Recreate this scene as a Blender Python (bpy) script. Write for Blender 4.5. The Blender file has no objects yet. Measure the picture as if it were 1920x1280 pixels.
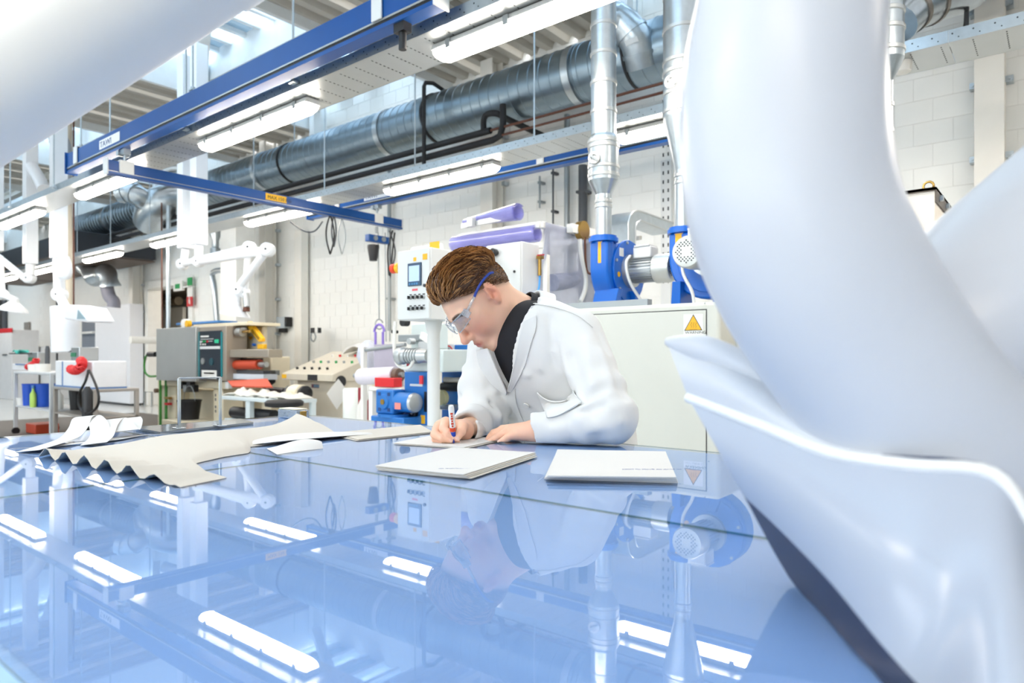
import bpy, bmesh, math, random
import numpy as np
from mathutils import Vector, Matrix
random.seed(7); RNG = np.random.default_rng(7)
SC = bpy.context.scene; COL = SC.collection
# ---------------------------------------------------------------- camera
YAW = math.radians(39.0); CS, SN = math.cos(YAW), math.sin(YAW)
FPX, HOR, CAMZ = 1280.0, 668.0, 1.13
cd = bpy.data.cameras.new('camera'); cam = bpy.data.objects.new('camera', cd); COL.objects.link(cam)
cam.location = (0, 0, CAMZ); cam.rotation_euler = (math.pi/2, 0, YAW)
cd.sensor_width = 36; cd.lens = 36*FPX/1920; cd.shift_y = (HOR-640)/1920; cd.clip_start = 0.02; cd.clip_end = 200
cd.dof.use_dof = True; cd.dof.focus_distance = 1.78; cd.dof.aperture_fstop = 4.5
SC.camera = cam
# ---------------------------------------------------------------- daylight and exposure
w = bpy.data.worlds.new('world'); SC.world = w; w.use_nodes = True
bg = w.node_tree.nodes['Background']; bg.inputs[0].default_value = (0.93, 0.955, 1.0, 1); bg.inputs[1].default_value = 2.6
vs = SC.view_settings; vs.view_transform = 'Standard'; vs.look = 'None'; vs.gamma = 1; vs.use_curve_mapping = False
vs.exposure = 1.55
SC.cycles.max_bounces = 6; SC.cycles.diffuse_bounces = 4; SC.cycles.glossy_bounces = 4; SC.cycles.transmission_bounces = 6
SC.cycles.transparent_max_bounces = 12; SC.cycles.sample_clamp_indirect = 6.0
SC.cycles.caustics_reflective = False; SC.cycles.caustics_refractive = False
# ---------------------------------------------------------------- pixel helpers: a pixel on a plane of the room
def PD(px, py, d):
    t = (px-960)/FPX; x = t*d
    return Vector((CS*x-SN*d, SN*x+CS*d, CAMZ+(HOR-py)/FPX*d))
def PY(px, py, Y): return PD(px, py, Y/(SN*(px-960)/FPX+CS))
def PX(px, py, X): return PD(px, py, X/(CS*(px-960)/FPX-SN))
def PZ(px, py, Z): return PD(px, py, (Z-CAMZ)*FPX/(HOR-py))
def XY(px, Y): return PY(px, HOR, Y).x
def ZY(px, py, Y): return PY(px, py, Y).z
# ---------------------------------------------------------------- materials
MATS = {}
def lin(c):
    if isinstance(c, str): c = [int(c[i:i+2], 16)/255 for i in (0, 2, 4)]
    return tuple(((v/12.92) if v <= .04045 else ((v+.055)/1.055)**2.4) for v in c)+(1,)
def mat(name, col, rough=.5, metal=0., var=.06, scale=8., bump=0., emit=0., spec=.5, alpha=1., sheen=0., coat=0., stretch=None):
    if name in MATS: return MATS[name]
    m = bpy.data.materials.new(name); m.use_nodes = True; MATS[name] = m
    nt = m.node_tree; N = nt.nodes; L = nt.links; b = N['Principled BSDF']
    c = lin(col); tc = N.new('ShaderNodeTexCoord'); nz = N.new('ShaderNodeTexNoise'); nz.inputs['Scale'].default_value = scale; nz.inputs['Detail'].default_value = 4
    if stretch:
        mp = N.new('ShaderNodeMapping'); mp.inputs['Scale'].default_value = stretch
        L.new(tc.outputs['Object'], mp.inputs['Vector']); L.new(mp.outputs['Vector'], nz.inputs['Vector'])
    else: L.new(tc.outputs['Object'], nz.inputs['Vector'])
    mx = N.new('ShaderNodeMix'); mx.data_type = 'RGBA'
    mx.inputs[6].default_value = tuple(v*(1-var) for v in c[:3])+(1,); mx.inputs[7].default_value = tuple(min(1, v*(1+var)) for v in c[:3])+(1,)
    L.new(nz.outputs['Fac'], mx.inputs[0]); L.new(mx.outputs[2], b.inputs['Base Color'])
    b.inputs['Roughness'].default_value = rough; b.inputs['Metallic'].default_value = metal; b.inputs['Specular IOR Level'].default_value = spec
    b.inputs['Coat Weight'].default_value = coat; b.inputs['Sheen Weight'].default_value = sheen
    if bump:
        bp = N.new('ShaderNodeBump'); bp.inputs['Strength'].default_value = bump; bp.inputs['Distance'].default_value = .01
        L.new(nz.outputs['Fac'], bp.inputs['Height']); L.new(bp.outputs['Normal'], b.inputs['Normal'])
    if emit: b.inputs['Emission Color'].default_value = c; b.inputs['Emission Strength'].default_value = emit
    if alpha < 1: b.inputs['Alpha'].default_value = alpha
    return m
def film(name, col, op=.5, rough=.1, ior=1.45, glossy=1.0):
    """thin clear sheet: tinted see-through, some body colour, mirror sheen by angle"""
    if name in MATS: return MATS[name]
    m = bpy.data.materials.new(name); m.use_nodes = True; MATS[name] = m
    nt = m.node_tree; N = nt.nodes; L = nt.links; N.remove(N['Principled BSDF']); out = N['Material Output']; c = lin(col)
    tr = N.new('ShaderNodeBsdfTransparent'); tr.inputs[0].default_value = tuple(.4+.6*v for v in c[:3])+(1,)
    df = N.new('ShaderNodeBsdfDiffuse'); df.inputs[0].default_value = c
    gl = N.new('ShaderNodeBsdfGlossy'); gl.inputs['Roughness'].default_value = rough
    m1 = N.new('ShaderNodeMixShader'); nz = N.new('ShaderNodeTexNoise'); nz.inputs['Scale'].default_value = 5
    mr = N.new('ShaderNodeMapRange'); mr.inputs[3].default_value = max(0, op-.12); mr.inputs[4].default_value = min(1, op+.12)
    L.new(nz.outputs['Fac'], mr.inputs[0]); L.new(mr.outputs[0], m1.inputs[0]); L.new(tr.outputs[0], m1.inputs[1]); L.new(df.outputs[0], m1.inputs[2])
    m2 = N.new('ShaderNodeMixShader'); fr = N.new('ShaderNodeFresnel'); fr.inputs[0].default_value = ior
    mu = N.new('ShaderNodeMath'); mu.operation = 'MULTIPLY'; mu.inputs[1].default_value = glossy
    ge = N.new('ShaderNodeNewGeometry'); sb = N.new('ShaderNodeMath'); sb.operation = 'SUBTRACT'; sb.inputs[0].default_value = 1; m3 = N.new('ShaderNodeMath'); m3.operation = 'MULTIPLY'
    L.new(ge.outputs['Backfacing'], sb.inputs[1]); L.new(fr.outputs[0], mu.inputs[0]); L.new(mu.outputs[0], m3.inputs[0]); L.new(sb.outputs[0], m3.inputs[1]); L.new(m3.outputs[0], m2.inputs[0]); L.new(m1.outputs[0], m2.inputs[1]); L.new(gl.outputs[0], m2.inputs[2]); L.new(m2.outputs[0], out.inputs[0])
    return m
WHITE = mat('white_paint', 'eeeeea', .45); WHITE2 = mat('white_plastic', 'f2f3f3', .35); CREAM = mat('cream_enamel', 'e6dcc2', .4, var=.08)
BEIGE = mat('beige_enamel', 'cfc6b4', .45); OVENW = mat('oven_grey_white', 'd3d4cb', .4, var=.03); LGREY = mat('light_grey_enamel', 'dcdedd', .4, var=.03)
GREY = mat('grey_metal', '9aa0a2', .4, .5); DARK = mat('black_plastic', '1b1c20', .4); RUBBER = mat('black_rubber', '141416', .6)
GALV = mat('galvanised_steel', 'b9c2c8', .30, .92, var=.14, scale=22); STEEL = mat('brushed_steel', 'c4c8ca', .25, 1., var=.08, scale=30, stretch=(1, 1, 12))
ALU = mat('aluminium', 'bfc3c4', .38, .85, var=.04); BLUE = mat('signal_blue', '0563c6', .35, var=.05); RAILB = mat('rail_blue', '0c4c92', .35, var=.05)
BLUEM = mat('machine_blue', '1f70bd', .4, var=.06); ORANGE = mat('orange_rubber', 'c64a2c', .5); RED = mat('signal_red', 'c8202a', .4); YEL = mat('signal_yellow', 'f2b81d', .45)
GREEN = mat('signal_green', '1f9a55', .5); BRASS = mat('brass', 'b08d4c', .3, .9); COPPER = mat('brown_pipe', '5f3a2c', .45, .3); PAPERM = mat('paper', 'dcdbd8', .7, var=.02)
TEAL = mat('teal_panel', '1f8a92', .4); BLKI = mat('black_insulation', '17191d', .7); DKGREY = mat('dark_grey', '4a4d52', .5); LILAC = mat('lilac_felt', 'a9a4b2', .8)
HOTW = mat('hot_white', 'e9e8e3', .5, var=.02)
# ---------------------------------------------------------------- mesh builder
def frame(ax):
    a = Vector(ax).normalized(); u = a.orthogonal().normalized(); return a, u, a.cross(u)
class MB:
    def __init__(s): s.V = []; s.F = []; s.MI = []
    def add(s, vs, fs, mi=0):
        o = len(s.V); s.V += [Vector(v) for v in vs]; s.F += [[i+o for i in f] for f in fs]; s.MI += [mi]*len(fs); return s
    def box(s, x0, x1, y0, y1, z0, z1, mi=0):
        x0, x1 = sorted((x0, x1)); y0, y1 = sorted((y0, y1)); z0, z1 = sorted((z0, z1))
        v = [(x, y, z) for z in (z0, z1) for y in (y0, y1) for x in (x0, x1)]
        return s.add(v, [(0,2,3,1), (4,5,7,6), (0,1,5,4), (2,6,7,3), (0,4,6,2), (1,3,7,5)], mi)
    def bar(s, p0, p1, wid, hei, up=(0, 0, 1), mi=0):
        p0, p1 = Vector(p0), Vector(p1); a = (p1-p0).normalized(); u = Vector(up)
        if abs(a.dot(u)) > .95: u = Vector((1, 0, 0))
        sd = a.cross(u).normalized(); u = sd.cross(a).normalized(); v = []
        for p in (p0, p1):
            for sx, sz in ((-1, -1), (1, -1), (1, 1), (-1, 1)): v.append(p+sd*sx*wid/2+u*sz*hei/2)
        return s.add(v, [(3,2,1,0), (4,5,6,7), (0,1,5,4), (1,2,6,5), (2,3,7,6), (3,0,4,7)], mi)
    def cyl(s, p0, p1, r0, r1=None, n=16, cap=True, mi=0):
        p0, p1 = Vector(p0), Vector(p1); r1 = r0 if r1 is None else r1; a, u, w_ = frame(p1-p0); v = []
        for p, r in ((p0, r0), (p1, r1)):
            v += [p+(u*math.cos(2*math.pi*k/n)+w_*math.sin(2*math.pi*k/n))*r for k in range(n)]
        f = [(k, (k+1) % n, n+(k+1) % n, n+k) for k in range(n)]
        if cap: f += [tuple(range(n-1, -1, -1)), tuple(range(n, 2*n))]
        return s.add(v, f, mi)
    def lathe(s, prof, c=(0, 0, 0), ax=(0, 0, 1), n=20, mi=0):
        a, u, w_ = frame(ax); c = Vector(c); v = []; f = []
        for r, h in prof: v += [c+a*h+(u*math.cos(2*math.pi*k/n)+w_*math.sin(2*math.pi*k/n))*max(r, 1e-5) for k in range(n)]
        for i in range(len(prof)-1): f += [(i*n+k, i*n+(k+1) % n, (i+1)*n+(k+1) % n, (i+1)*n+k) for k in range(n)]
        f += [tuple(range(n-1, -1, -1)), tuple(range((len(prof)-1)*n, len(prof)*n))]
        return s.add(v, f, mi)
    def tube(s, pts, r, n=8, cap=True, mi=0, flat=1.0):
        P = [Vector(p) for p in pts]; m = len(P); R = r if isinstance(r, (list, tuple)) else [r]*m
        a, u, w_ = frame(P[1]-P[0]); v = []
        for i in range(m):
            t = (P[min(i+1, m-1)]-P[max(i-1, 0)]).normalized()
            u = (u-t*u.dot(t)).normalized(); w_ = t.cross(u)
            v += [P[i]+(u*math.cos(2*math.pi*k/n)+w_*math.sin(2*math.pi*k/n)*flat)*R[i] for k in range(n)]
        f = [(i*n+k, i*n+(k+1) % n, (i+1)*n+(k+1) % n, (i+1)*n+k) for i in range(m-1) for k in range(n)]
        if cap: f += [tuple(range(n-1, -1, -1)), tuple(range((m-1)*n, m*n))]
        return s.add(v, f, mi)
    def prism(s, poly, off, mi=0):
        P = [Vector(p) for p in poly]; o = Vector(off); n = len(P)
        return s.add(P+[p+o for p in P], [tuple(range(n-1, -1, -1)), tuple(range(n, 2*n))]+[(k, (k+1) % n, n+(k+1) % n, n+k) for k in range(n)], mi)
    def grid(s, rows, thick=None, mi=0):
        """rows of points -> sheet; thick = offset vector or float (along normals) closes it into a slab"""
        R = len(rows); C = len(rows[0]); v = [Vector(p) for r in rows for p in r]
        f = [(i*C+j, i*C+j+1, (i+1)*C+j+1, (i+1)*C+j) for i in range(R-1) for j in range(C-1)]
        if thick is None: return s.add(v, f, mi)
        nv = R*C
        if isinstance(thick, (int, float)):
            nr = [Vector() for _ in v]
            for q in f:
                nn = (v[q[2]]-v[q[0]]).cross(v[q[3]]-v[q[1]])
                for k in q: nr[k] += nn
            back = [a-(b.normalized() if b.length > 1e-12 else Vector((0, 0, 1)))*thick for a, b in zip(v, nr)]
        else: back = [a+Vector(thick) for a in v]
        rim = [i for i in range(C)]+[i*C+C-1 for i in range(1, R)]+[(R-1)*C+j for j in range(C-2, -1, -1)]+[i*C for i in range(R-2, 0, -1)]
        return s.add(v+back, f+[tuple(nv+k for k in q[::-1]) for q in f]+[(rim[(k+1) % len(rim)], rim[k], nv+rim[k], nv+rim[(k+1) % len(rim)]) for k in range(len(rim))], mi)
ORG = {}
def mk(name, mb, mats, org, smooth=True, bevel=0., ang=38, sub=0):
    me = bpy.data.meshes.new(name); me.from_pydata([v-org for v in mb.V], [], mb.F)
    for m in (mats if isinstance(mats, (list, tuple)) else [mats]): me.materials.append(m)
    me.polygons.foreach_set('material_index', mb.MI)
    bm = bmesh.new(); bm.from_mesh(me); bmesh.ops.recalc_face_normals(bm, faces=bm.faces); bm.to_mesh(me); bm.free()
    if smooth: me.shade_smooth(); me.set_sharp_from_angle(angle=math.radians(ang))
    o = bpy.data.objects.new(name, me); COL.objects.link(o)
    if bevel:
        b = o.modifiers.new('bevel', 'BEVEL'); b.width = bevel; b.segments = 2; b.limit_method = 'ANGLE'; b.angle_limit = math.radians(40); b.harden_normals = False
    if sub:
        q = o.modifiers.new('sub', 'SUBSURF'); q.levels = sub; q.render_levels = sub
    return o
def thing(name, label, cat, loc, group=None, kind=None):
    o = bpy.data.objects.new(name, None); COL.objects.link(o); o.location = loc; o.empty_display_size = .05
    o['label'] = label; o['category'] = cat
    if group: o['group'] = group
    if kind: o['kind'] = kind
    ORG[o.name] = Vector(loc); return o
def part(name, mb, mats, parent, label=None, **k):
    org = ORG[parent.name]; o = mk(name, mb, mats, org, **k); o.parent = parent; ORG[o.name] = org
    if label: o['label'] = label
    return o
def solo(name, mb, mats, label, cat, group=None, kind=None, **k):
    xs = [v.x for v in mb.V]; ys = [v.y for v in mb.V]; zs = [v.z for v in mb.V]
    org = Vector(((min(xs)+max(xs))/2, (min(ys)+max(ys))/2, min(zs))); o = mk(name, mb, mats, org, **k); o.location = org
    o['label'] = label
    if kind != 'structure': o['category'] = cat
    if group: o['group'] = group
    if kind: o['kind'] = kind
    ORG[o.name] = org; return o
def struct(name, mb, mats, label=None, parent=None, **k):
    if parent: return part(name, mb, mats, parent, label, **k)
    o = mk(name, mb, mats, Vector(), **k); o['kind'] = 'structure'; ORG[o.name] = Vector()
    if label: o['label'] = label
    return o
def dup(o, delta, label=None, parent=None):
    c = o.copy(); COL.objects.link(c)
    if parent is None: c.location = o.location+Vector(delta); ORG[c.name] = ORG[o.name]+Vector(delta)
    else: c.parent = parent; ORG[c.name] = ORG[parent.name]
    if label: c['label'] = label
    for ch in list(o.children): dup(ch, delta, None, c)
    return c
def arc(c, r, a0, a1, u, v, n=8):
    c, u, v = Vector(c), Vector(u), Vector(v)
    return [c+(u*math.cos(a0+(a1-a0)*i/n)+v*math.sin(a0+(a1-a0)*i/n))*r for i in range(n+1)]
def smoothpts(P, n=6):
    P = [Vector(p) for p in P]; out = []
    for i in range(len(P)-1):
        a, b, c, d = P[max(i-1, 0)], P[i], P[i+1], P[min(i+2, len(P)-1)]
        for k in range(n):
            t = k/n; out.append(.5*((2*b)+(c-a)*t+(2*a-5*b+4*c-d)*t*t+(3*b-a-3*c+d)*t**3))
    return out+[P[-1]]
FONT = None
def text(body, size, loc, rot, m, parent=None, name='lettering', ext=.0008, align='LEFT', sx=1.0):
    cu = bpy.data.curves.new(name, 'FONT'); cu.body = body; cu.size = size; cu.extrude = ext; cu.align_x = align; cu.resolution_u = 2
    t = bpy.data.objects.new(name, cu); COL.objects.link(t); dg = bpy.context.evaluated_depsgraph_get(); me = bpy.data.meshes.new_from_object(t.evaluated_get(dg))
    bpy.data.objects.remove(t); me.materials.clear(); me.materials.append(m)
    o = bpy.data.objects.new(name, me); COL.objects.link(o)
    M = Matrix.Translation(Vector(loc)-(ORG[parent.name] if parent else Vector())) @ (rot.to_4x4() if isinstance(rot, Matrix) else Matrix.Rotation(rot, 4, 'Z') @ Matrix.Rotation(math.pi/2, 4, 'X')) @ Matrix.Diagonal((sx, 1, 1, 1))
    me.transform(M)
    if parent: o.parent = parent; ORG[o.name] = ORG[parent.name]
    return o
# ================================================================ the room shell
WY = 7.0; CZ = 5.0
FLOORM = mat('floor_epoxy', 'cfd1cf', .18, var=.05, scale=2); MATM = mat('floor_mat', '6a6560', .9, var=.18, scale=120, bump=.3)
struct('floor', MB().box(-40, 7, -7, 11, -.1, 0), FLOORM, 'smooth pale grey workshop floor')
WALLM = mat('wall_mortar', 'eeeeea', .8, var=.03); BLOCKM = mat('wall_block', 'f3f3ef', .75, var=.03, scale=3, bump=.05)
openings = [(-16.5, -14.4, 0, 2.72)]
wb = MB()
wb.box(-40, -16.5, WY, WY+.25, 0, CZ+.6); wb.box(-14.4, 7, WY, WY+.25, 0, CZ+.6); wb.box(-16.5, -14.4, WY, WY+.25, 2.72, CZ+.6)
wall = struct('wall_back', wb, WALLM, 'white painted block wall', smooth=False)
BWd, BHt = .30, .20
def blockbox(mb, x0, x1, z0, z1): mb.box(x0+.003, x1-.003, WY-.006, WY+.01, z0+.003, z1-.003)
bm0 = None; rest = MB(); nblk = 0
for r in range(int(5.4/BHt)):
    z0 = r*BHt; off = (r % 2)*BWd/2
    for k in range(-133, 23):
        x0 = k*BWd+off; x1 = x0+BWd
        if any(x1 > a and x0 < b and z0 < d for a, b, c, d in openings): continue
        if -5.1 < x0 < .15 and 1.75 < z0 < 4.55:
            if bm0 is None:
                q = MB(); blockbox(q, x0, x1, z0, z0+BHt); bm0 = part('block', q, BLOCKM, wall, smooth=False); bx0, bz0 = x0, z0
            else:
                c = bm0.copy(); COL.objects.link(c); c.parent = wall; c.location = (x0-bx0, 0, z0-bz0)
            nblk += 1
        elif x0 > -24 and z0 > .1: blockbox(rest, x0, x1, z0, z0+BHt)
rs = part('block_field', rest, BLOCKM, wall, smooth=False); rs['kind'] = 'stuff'
struct('wall_left', MB().box(-40.2, -40, -7, 11, 0, CZ+.6), WALLM, 'white end wall')
wf = MB(); WX0, WX1, WZ0, WZ1 = -11.0, 3.5, 1.9, 3.9
wf.box(-40, WX0, -7.2, -7, 0, CZ+.6); wf.box(WX1, 7, -7.2, -7, 0, CZ+.6); wf.box(WX0, WX1, -7.2, -7, 0, WZ0); wf.box(WX0, WX1, -7.2, -7, WZ1, CZ+.6)
struct('wall_front', wf, WALLM, 'white wall behind the camera with a long band of windows', smooth=False)
wn = struct('window_9', MB().box(WX0, WX1, -7.14, -7.06, WZ0, WZ0+.08).box(WX0, WX1, -7.14, -7.06, WZ1-.08, WZ1), mat('window_frame', 'd9dcdc', .4), 'long window band in the wall behind the camera', smooth=False)  # window band added out of view, daylight fill for upright surfaces
for k in range(8):
    xa = WX0+k*1.8; part('mullion', MB().box(xa, xa+.06, -7.14, -7.06, WZ0+.08, WZ1-.08), mat('window_frame', 'd9dcdc'), wn, smooth=False)
    part('pane', MB().box(xa+.06, xa+1.8, -7.105, -7.1, WZ0+.08, WZ1-.08), film('window_glass', 'eef4f6', .03, .02, 1.45), wn, smooth=False)
struct('wall_right', MB().box(7, 7.2, -7, 7.2, 0, CZ+.6), WALLM, 'white end wall at right')
# room beyond the opening
BRN = mat('taupe_ceiling', '8b7f70', .8)
struct('wall_beyond', MB().box(-25, -10, 10.6, 10.8, 0, 3.2), WALLM, 'wall of the room beyond the opening')
struct('ceiling_beyond', MB().box(-25, -10, WY+.25, 10.8, 3.0, 3.1), BRN, 'taupe ceiling of the room beyond')
struct('wall_side', MB().box(-25, -24.8, WY+.25, 10.8, 0, 3.1).box(-10.2, -10, WY+.25, 10.8, 0, 3.1), WALLM, 'side wall of the room beyond')
# opening trim
tr = MB(); tr.box(-16.62, -16.42, WY-.06, WY+.28, 0, 2.86); tr.box(-14.48, -14.3, WY-.06, WY+.28, 0, 2.86)
tr.box(-16.42, -14.48, WY-.06, WY+.28, 2.68, 2.86)
struct('trim_1', tr, WHITE, 'white frame around the opening', bevel=.01)
bs = MB(); bs.box(-40, -16.6, WY-.03, WY-.012, 0, .1); bs.box(-14.3, 7, WY-.03, WY-.012, 0, .1)
struct('baseboard_back', bs, mat('skirting', '6f7374', .6), 'dark skirting along the back wall')
solo('floor_mat', MB().box(-14.4, -6.9, 2.0, 5.9, 0, .012), MATM, 'large dark grey anti-fatigue mat on the floor', 'mat')
# steel columns on the wall
COLM = mat('column_paint', 'e9e6de', .5, var=.03); first = None
def column(X):
    t = thing('steel_column', 'x', 'column', (X, 6.82, 0), 'steel wall columns')
    b = MB(); b.box(X-.1, X+.1, 6.70, 6.715, 0, CZ); b.box(X-.1, X+.1, 6.905, 6.92, 0, CZ); b.box(X-.006, X+.006, 6.71, 6.91, 0, CZ)
    part('web_and_flanges', b, COLM, t, smooth=False)
    for k in range(7):
        z = .9+k*.62
        for s in (-1, 1):
            br = MB(); br.box(X+s*.095, X+s*.15, 6.90, 6.985, z, z+.05); br.cyl((X+s*.13, 6.90, z+.025), (X+s*.13, 6.885, z+.025), .012, n=8)
            part('wall_bracket', br, GALV, t, smooth=False)
    return t
c0 = column(-.475); c0['label'] = 'white steel column on the block wall at far right'
for X, lb in ((-5.86, 'tan-lit steel column behind the purple film rolls'), (-11.2, 'white steel column right of the laminating machine'), (-16.75, 'white steel column beside the wall opening')):
    dup(c0, (X+.475, 0, 0), lb)
b = MB(); b.box(-10.35, -10.15, 6.8, 6.95, 0, 3.3)
solo('wall_duct', b, COLM, 'cream wall casing with socket on the back wall', 'casing', bevel=.01)
# ---------------------------------------------------------------- roof: steel deck bands and roof lights
DECK = mat('roof_deck', 'c3bfb6', .55, .15, var=.05); SKB = mat('rooflight_frame', 'eef3f5', .4)
PANE = film('rooflight_pane', 'cfe6f4', .30, .25, 1.3); PANE2 = film('rooflight_pane_grey', '9db9ca', .72, .3, 1.3)
ceil = struct('ceiling', MB().box(-40, 7, -7, WY+.2, CZ+1.3, CZ+1.32) if False else MB().box(-40, -30.0, -7, WY+.2, CZ, CZ+.1), DECK, 'profiled steel roof deck')
def deckband(x0, x1):
    """trapezoidal sheets, ribs running across the hall"""
    w_ = .725; x = x0
    while x < x1-.05:
        xe = min(x+w_, x1); pts = []; p = x
        while p < xe-.01:
            for dx, dz in ((0, 0), (.10, 0), (.13, .07), (.21, .07), (.2417, 0)): 
                if p+dx <= xe+1e-6: pts.append((p+dx, CZ+dz))
            p += .2417
        q = MB(); q.grid([[(a, -6.9, z) for a, z in pts], [(a, WY+.05, z) for a, z in pts]], thick=(0, 0, .02))
        part('deck_sheet', q, DECK, ceil, smooth=False); x = xe
SKX = [(-27.1, -24.2), (-21.3, -18.4), (-15.5, -12.6), (-9.7, -6.8), (-3.9, -1.0)]  # leftmost roof light added to brighten the far-left end
for a, b_ in ((-30, -27.1), (-24.2, -21.3), (-18.4, -15.5), (-12.6, -9.7), (-6.8, -3.9), (-1.0, 6.9)): deckband(a, b_)
for i, (a, b_) in enumerate(SKX):
    t = struct('window_%d' % (i+1), MB().box(a-.06, a, -6.9, WY, CZ-.12, CZ+.55).box(b_, b_+.06, -6.9, WY, CZ-.12, CZ+.55), SKB, 'long roof light in the steel deck', bevel=.004)
    n = 8; dx = (b_-a)/n
    for k in range(n):
        for (y0, y1) in ((-6.9, 0), (0, 4.9), (5.25, WY)):
            part('pane', MB().box(a+k*dx+.03, a+(k+1)*dx-.03, y0, y1, CZ+.5, CZ+.506), PANE2 if k in (1, 3, 6) else PANE, t, smooth=False)
        if k: part('glazing_bar', MB().box(a+k*dx-.035, a+k*dx+.035, -6.9, WY, CZ+.44, CZ+.55), SKB, t, smooth=False)
    part('cross_beam', MB().box(a, b_, 4.9, 5.25, CZ+.1, CZ+.5), SKB, t, smooth=False)
    q = MB(); xc = (a+b_)/2
    q.bar((a+.1, 4.8, CZ-.25), (a+.1, 4.8, CZ+.35), .14, .12); q.bar((a+.1, 4.8, CZ+.2), (xc+.2, 4.1, CZ+.52), .14, .12)
    part('brace', q, SKB, t, smooth=False)
    q = MB(); q.bar((a+.1, 6.7, CZ-.25), (a+.1, 6.7, CZ+.35), .14, .12); q.bar((a+.1, 6.7, CZ+.2), (xc+.2, 6.0, CZ+.52), .14, .12)
    part('brace', q, SKB, t, smooth=False)
# steel purlins along the hall
for i, y in enumerate((1.2, 5.07)):
    q = MB(); q.box(-30, 6.9, y-.07, y+.07, CZ-.16, CZ-.145); q.box(-30, 6.9, y-.07, y+.07, CZ-.015, CZ); q.box(-30, 6.9, y-.006, y+.006, CZ-.15, CZ-.01)
    struct('trim_%d' % (i+2), q, mat('purlin_paint', 'd9d8d2', .5), 'pale steel purlin under the roof deck', smooth=False)
# ================================================================ glass work table
TZ = 0.92
TX0, TX1, TY0, TYJ, TY1 = -2.16, 1.05, .143, .80, 1.45
def glassmat():
    m = film('table_glass', 'dfeaf6', .0, .0, 1.75, 1.0); m.node_tree.nodes['Glossy BSDF'].inputs['Roughness'].default_value = .012
    return m
GLS = glassmat(); GEDGE = mat('glass_edge', '0b5f66', .1, var=.1); BACKB = mat('blue_backing', 'a3c8f4', .6, var=.04, scale=2); TFR = mat('table_frame', 'd8dde2', .4, var=.02)
tbl = thing('glass_table', 'large glass-topped work table with blue underside', 'table', ((TX0+TX1)/2, (TY0+TY1)/2, 0))
part('backing_board', MB().box(TX0+.012, TX1-.012, TY0+.012, TY1-.012, TZ-.045, TZ-.003), BACKB, tbl, 'blue backing board under the glass', smooth=False)
def pane(x0, x1, y0, y1):
    q = MB(); g = .0012
    q.box(x0+g, x1-g, y0+g, y1-g, TZ-.0022, TZ); q.MI = [0, 0, 1, 1, 1, 1]
    part('glass_panel', q, [GLS, GEDGE], tbl, smooth=False)
for x0, x1, y0, y1 in ((TX0, -1.235, TY0, TYJ), (-1.235, TX1, TY0, TYJ), (TX0, TX1, TYJ, TY1)): pane(x0, x1, y0, y1)
q = MB(); q.box(TX0+.08, TX1-.08, TY0+.08, TY1-.08, TZ-.14, TZ-.045); part('frame', q, TFR, tbl, bevel=.004)
for x in (TX0+.13, (TX0+TX1)/2, TX1-.13):
    for y in (TY0+.13, TY1-.13): part('leg', MB().box(x-.03, x+.03, y-.03, y+.03, 0, TZ-.14), TFR, tbl, bevel=.004)
# ================================================================ strip lights on cable trays
LITE = mat('lamp_diffuser', 'fff3e4', .4, var=0, emit=13.0)
LZ = 2.83
def lamp(X, Y, label):
    t = thing('strip_light', label, 'light', (X, Y, LZ), 'strip lights under the cable trays')
    q = MB(); n = 10; rows = []
    prof = [(-.062, .06), (-.058, .025), (-.035, .004), (0, 0), (.035, .004), (.058, .025), (.062, .06)]
    for x, k in ((X, .55), (X+.02, .8), (X+.06, 1), (X+1.46, 1), (X+1.50, .8), (X+1.52, .55)):
        rows.append([(x, Y+a*(.6+.4*k), LZ+.06-(.06-b)*k) for a, b in prof])
    q.grid(rows); q.add(rows[0], [tuple(range(7))]); q.add(rows[-1], [tuple(range(6, -1, -1))]); q.add([rows[0][0], rows[0][-1], rows[-1][-1], rows[-1][0]], [(0, 1, 2, 3)])
    part('diffuser', q, LITE, t, 'glowing white diffuser')
    h = MB(); h.prism([(X-.005, Y-.068, LZ+.058), (X-.005, Y+.068, LZ+.058), (X-.005, Y+.05, LZ+.097), (X-.005, Y-.05, LZ+.097)], (1.53, 0, 0)); part('housing', h, LGREY, t, bevel=.006)
    for k in range(4):
        x = X+.12+k*.42
        for s in (-1, 1): part('clip', MB().box(x, x+.035, Y+s*.064, Y+s*.072, LZ+.035, LZ+.085), GREY, t, smooth=False)
    return t
ordn = ['first', 'second', 'third', 'fourth', 'fifth', 'sixth', 'seventh', 'eighth', 'ninth']
nm = ['nearest', 'second', 'third', 'fourth', 'fifth', 'sixth', 'seventh', 'eighth', 'ninth', 'tenth']
l0 = lamp(-2.83, 2.82, 'largest glowing strip light, on the near cable tray at top centre')
for k in range(1, 6): dup(l0, (-2.76*k, 0, 0), 'glowing strip light on the near cable tray, %s from the right end' % nm[k])
dup(l0, (2.76, 0, 0), 'glowing strip light on the near cable tray, right end')
for k in range(0, 10): dup(l0, (-2.78*k+.02, 1.98, 0), 'glowing strip light on the far cable tray, %s from the white ducts' % nm[k])  # last three lamps added to brighten the far-left wall
dup(l0, (2.8, 1.98, 0), 'glowing strip light on the far cable tray, right end')
for k in range(-1, 5): dup(l0, (-2.76*k, -3.96, 0), 'strip light over the near side of the hall, %s from the right' % ordn[k+1])  # unseen lamp row added behind the camera for more indoor light
for k in range(2): dup(l0, (-13.9+2.83+k*-2.2, 5.4, .0), 'strip light in the room beyond the wall opening, %s' % ('right', 'left')[k])  # both lamps added so the room beyond is not black
HOLE = mat('slot_shadow', '34383a', .9)
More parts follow.
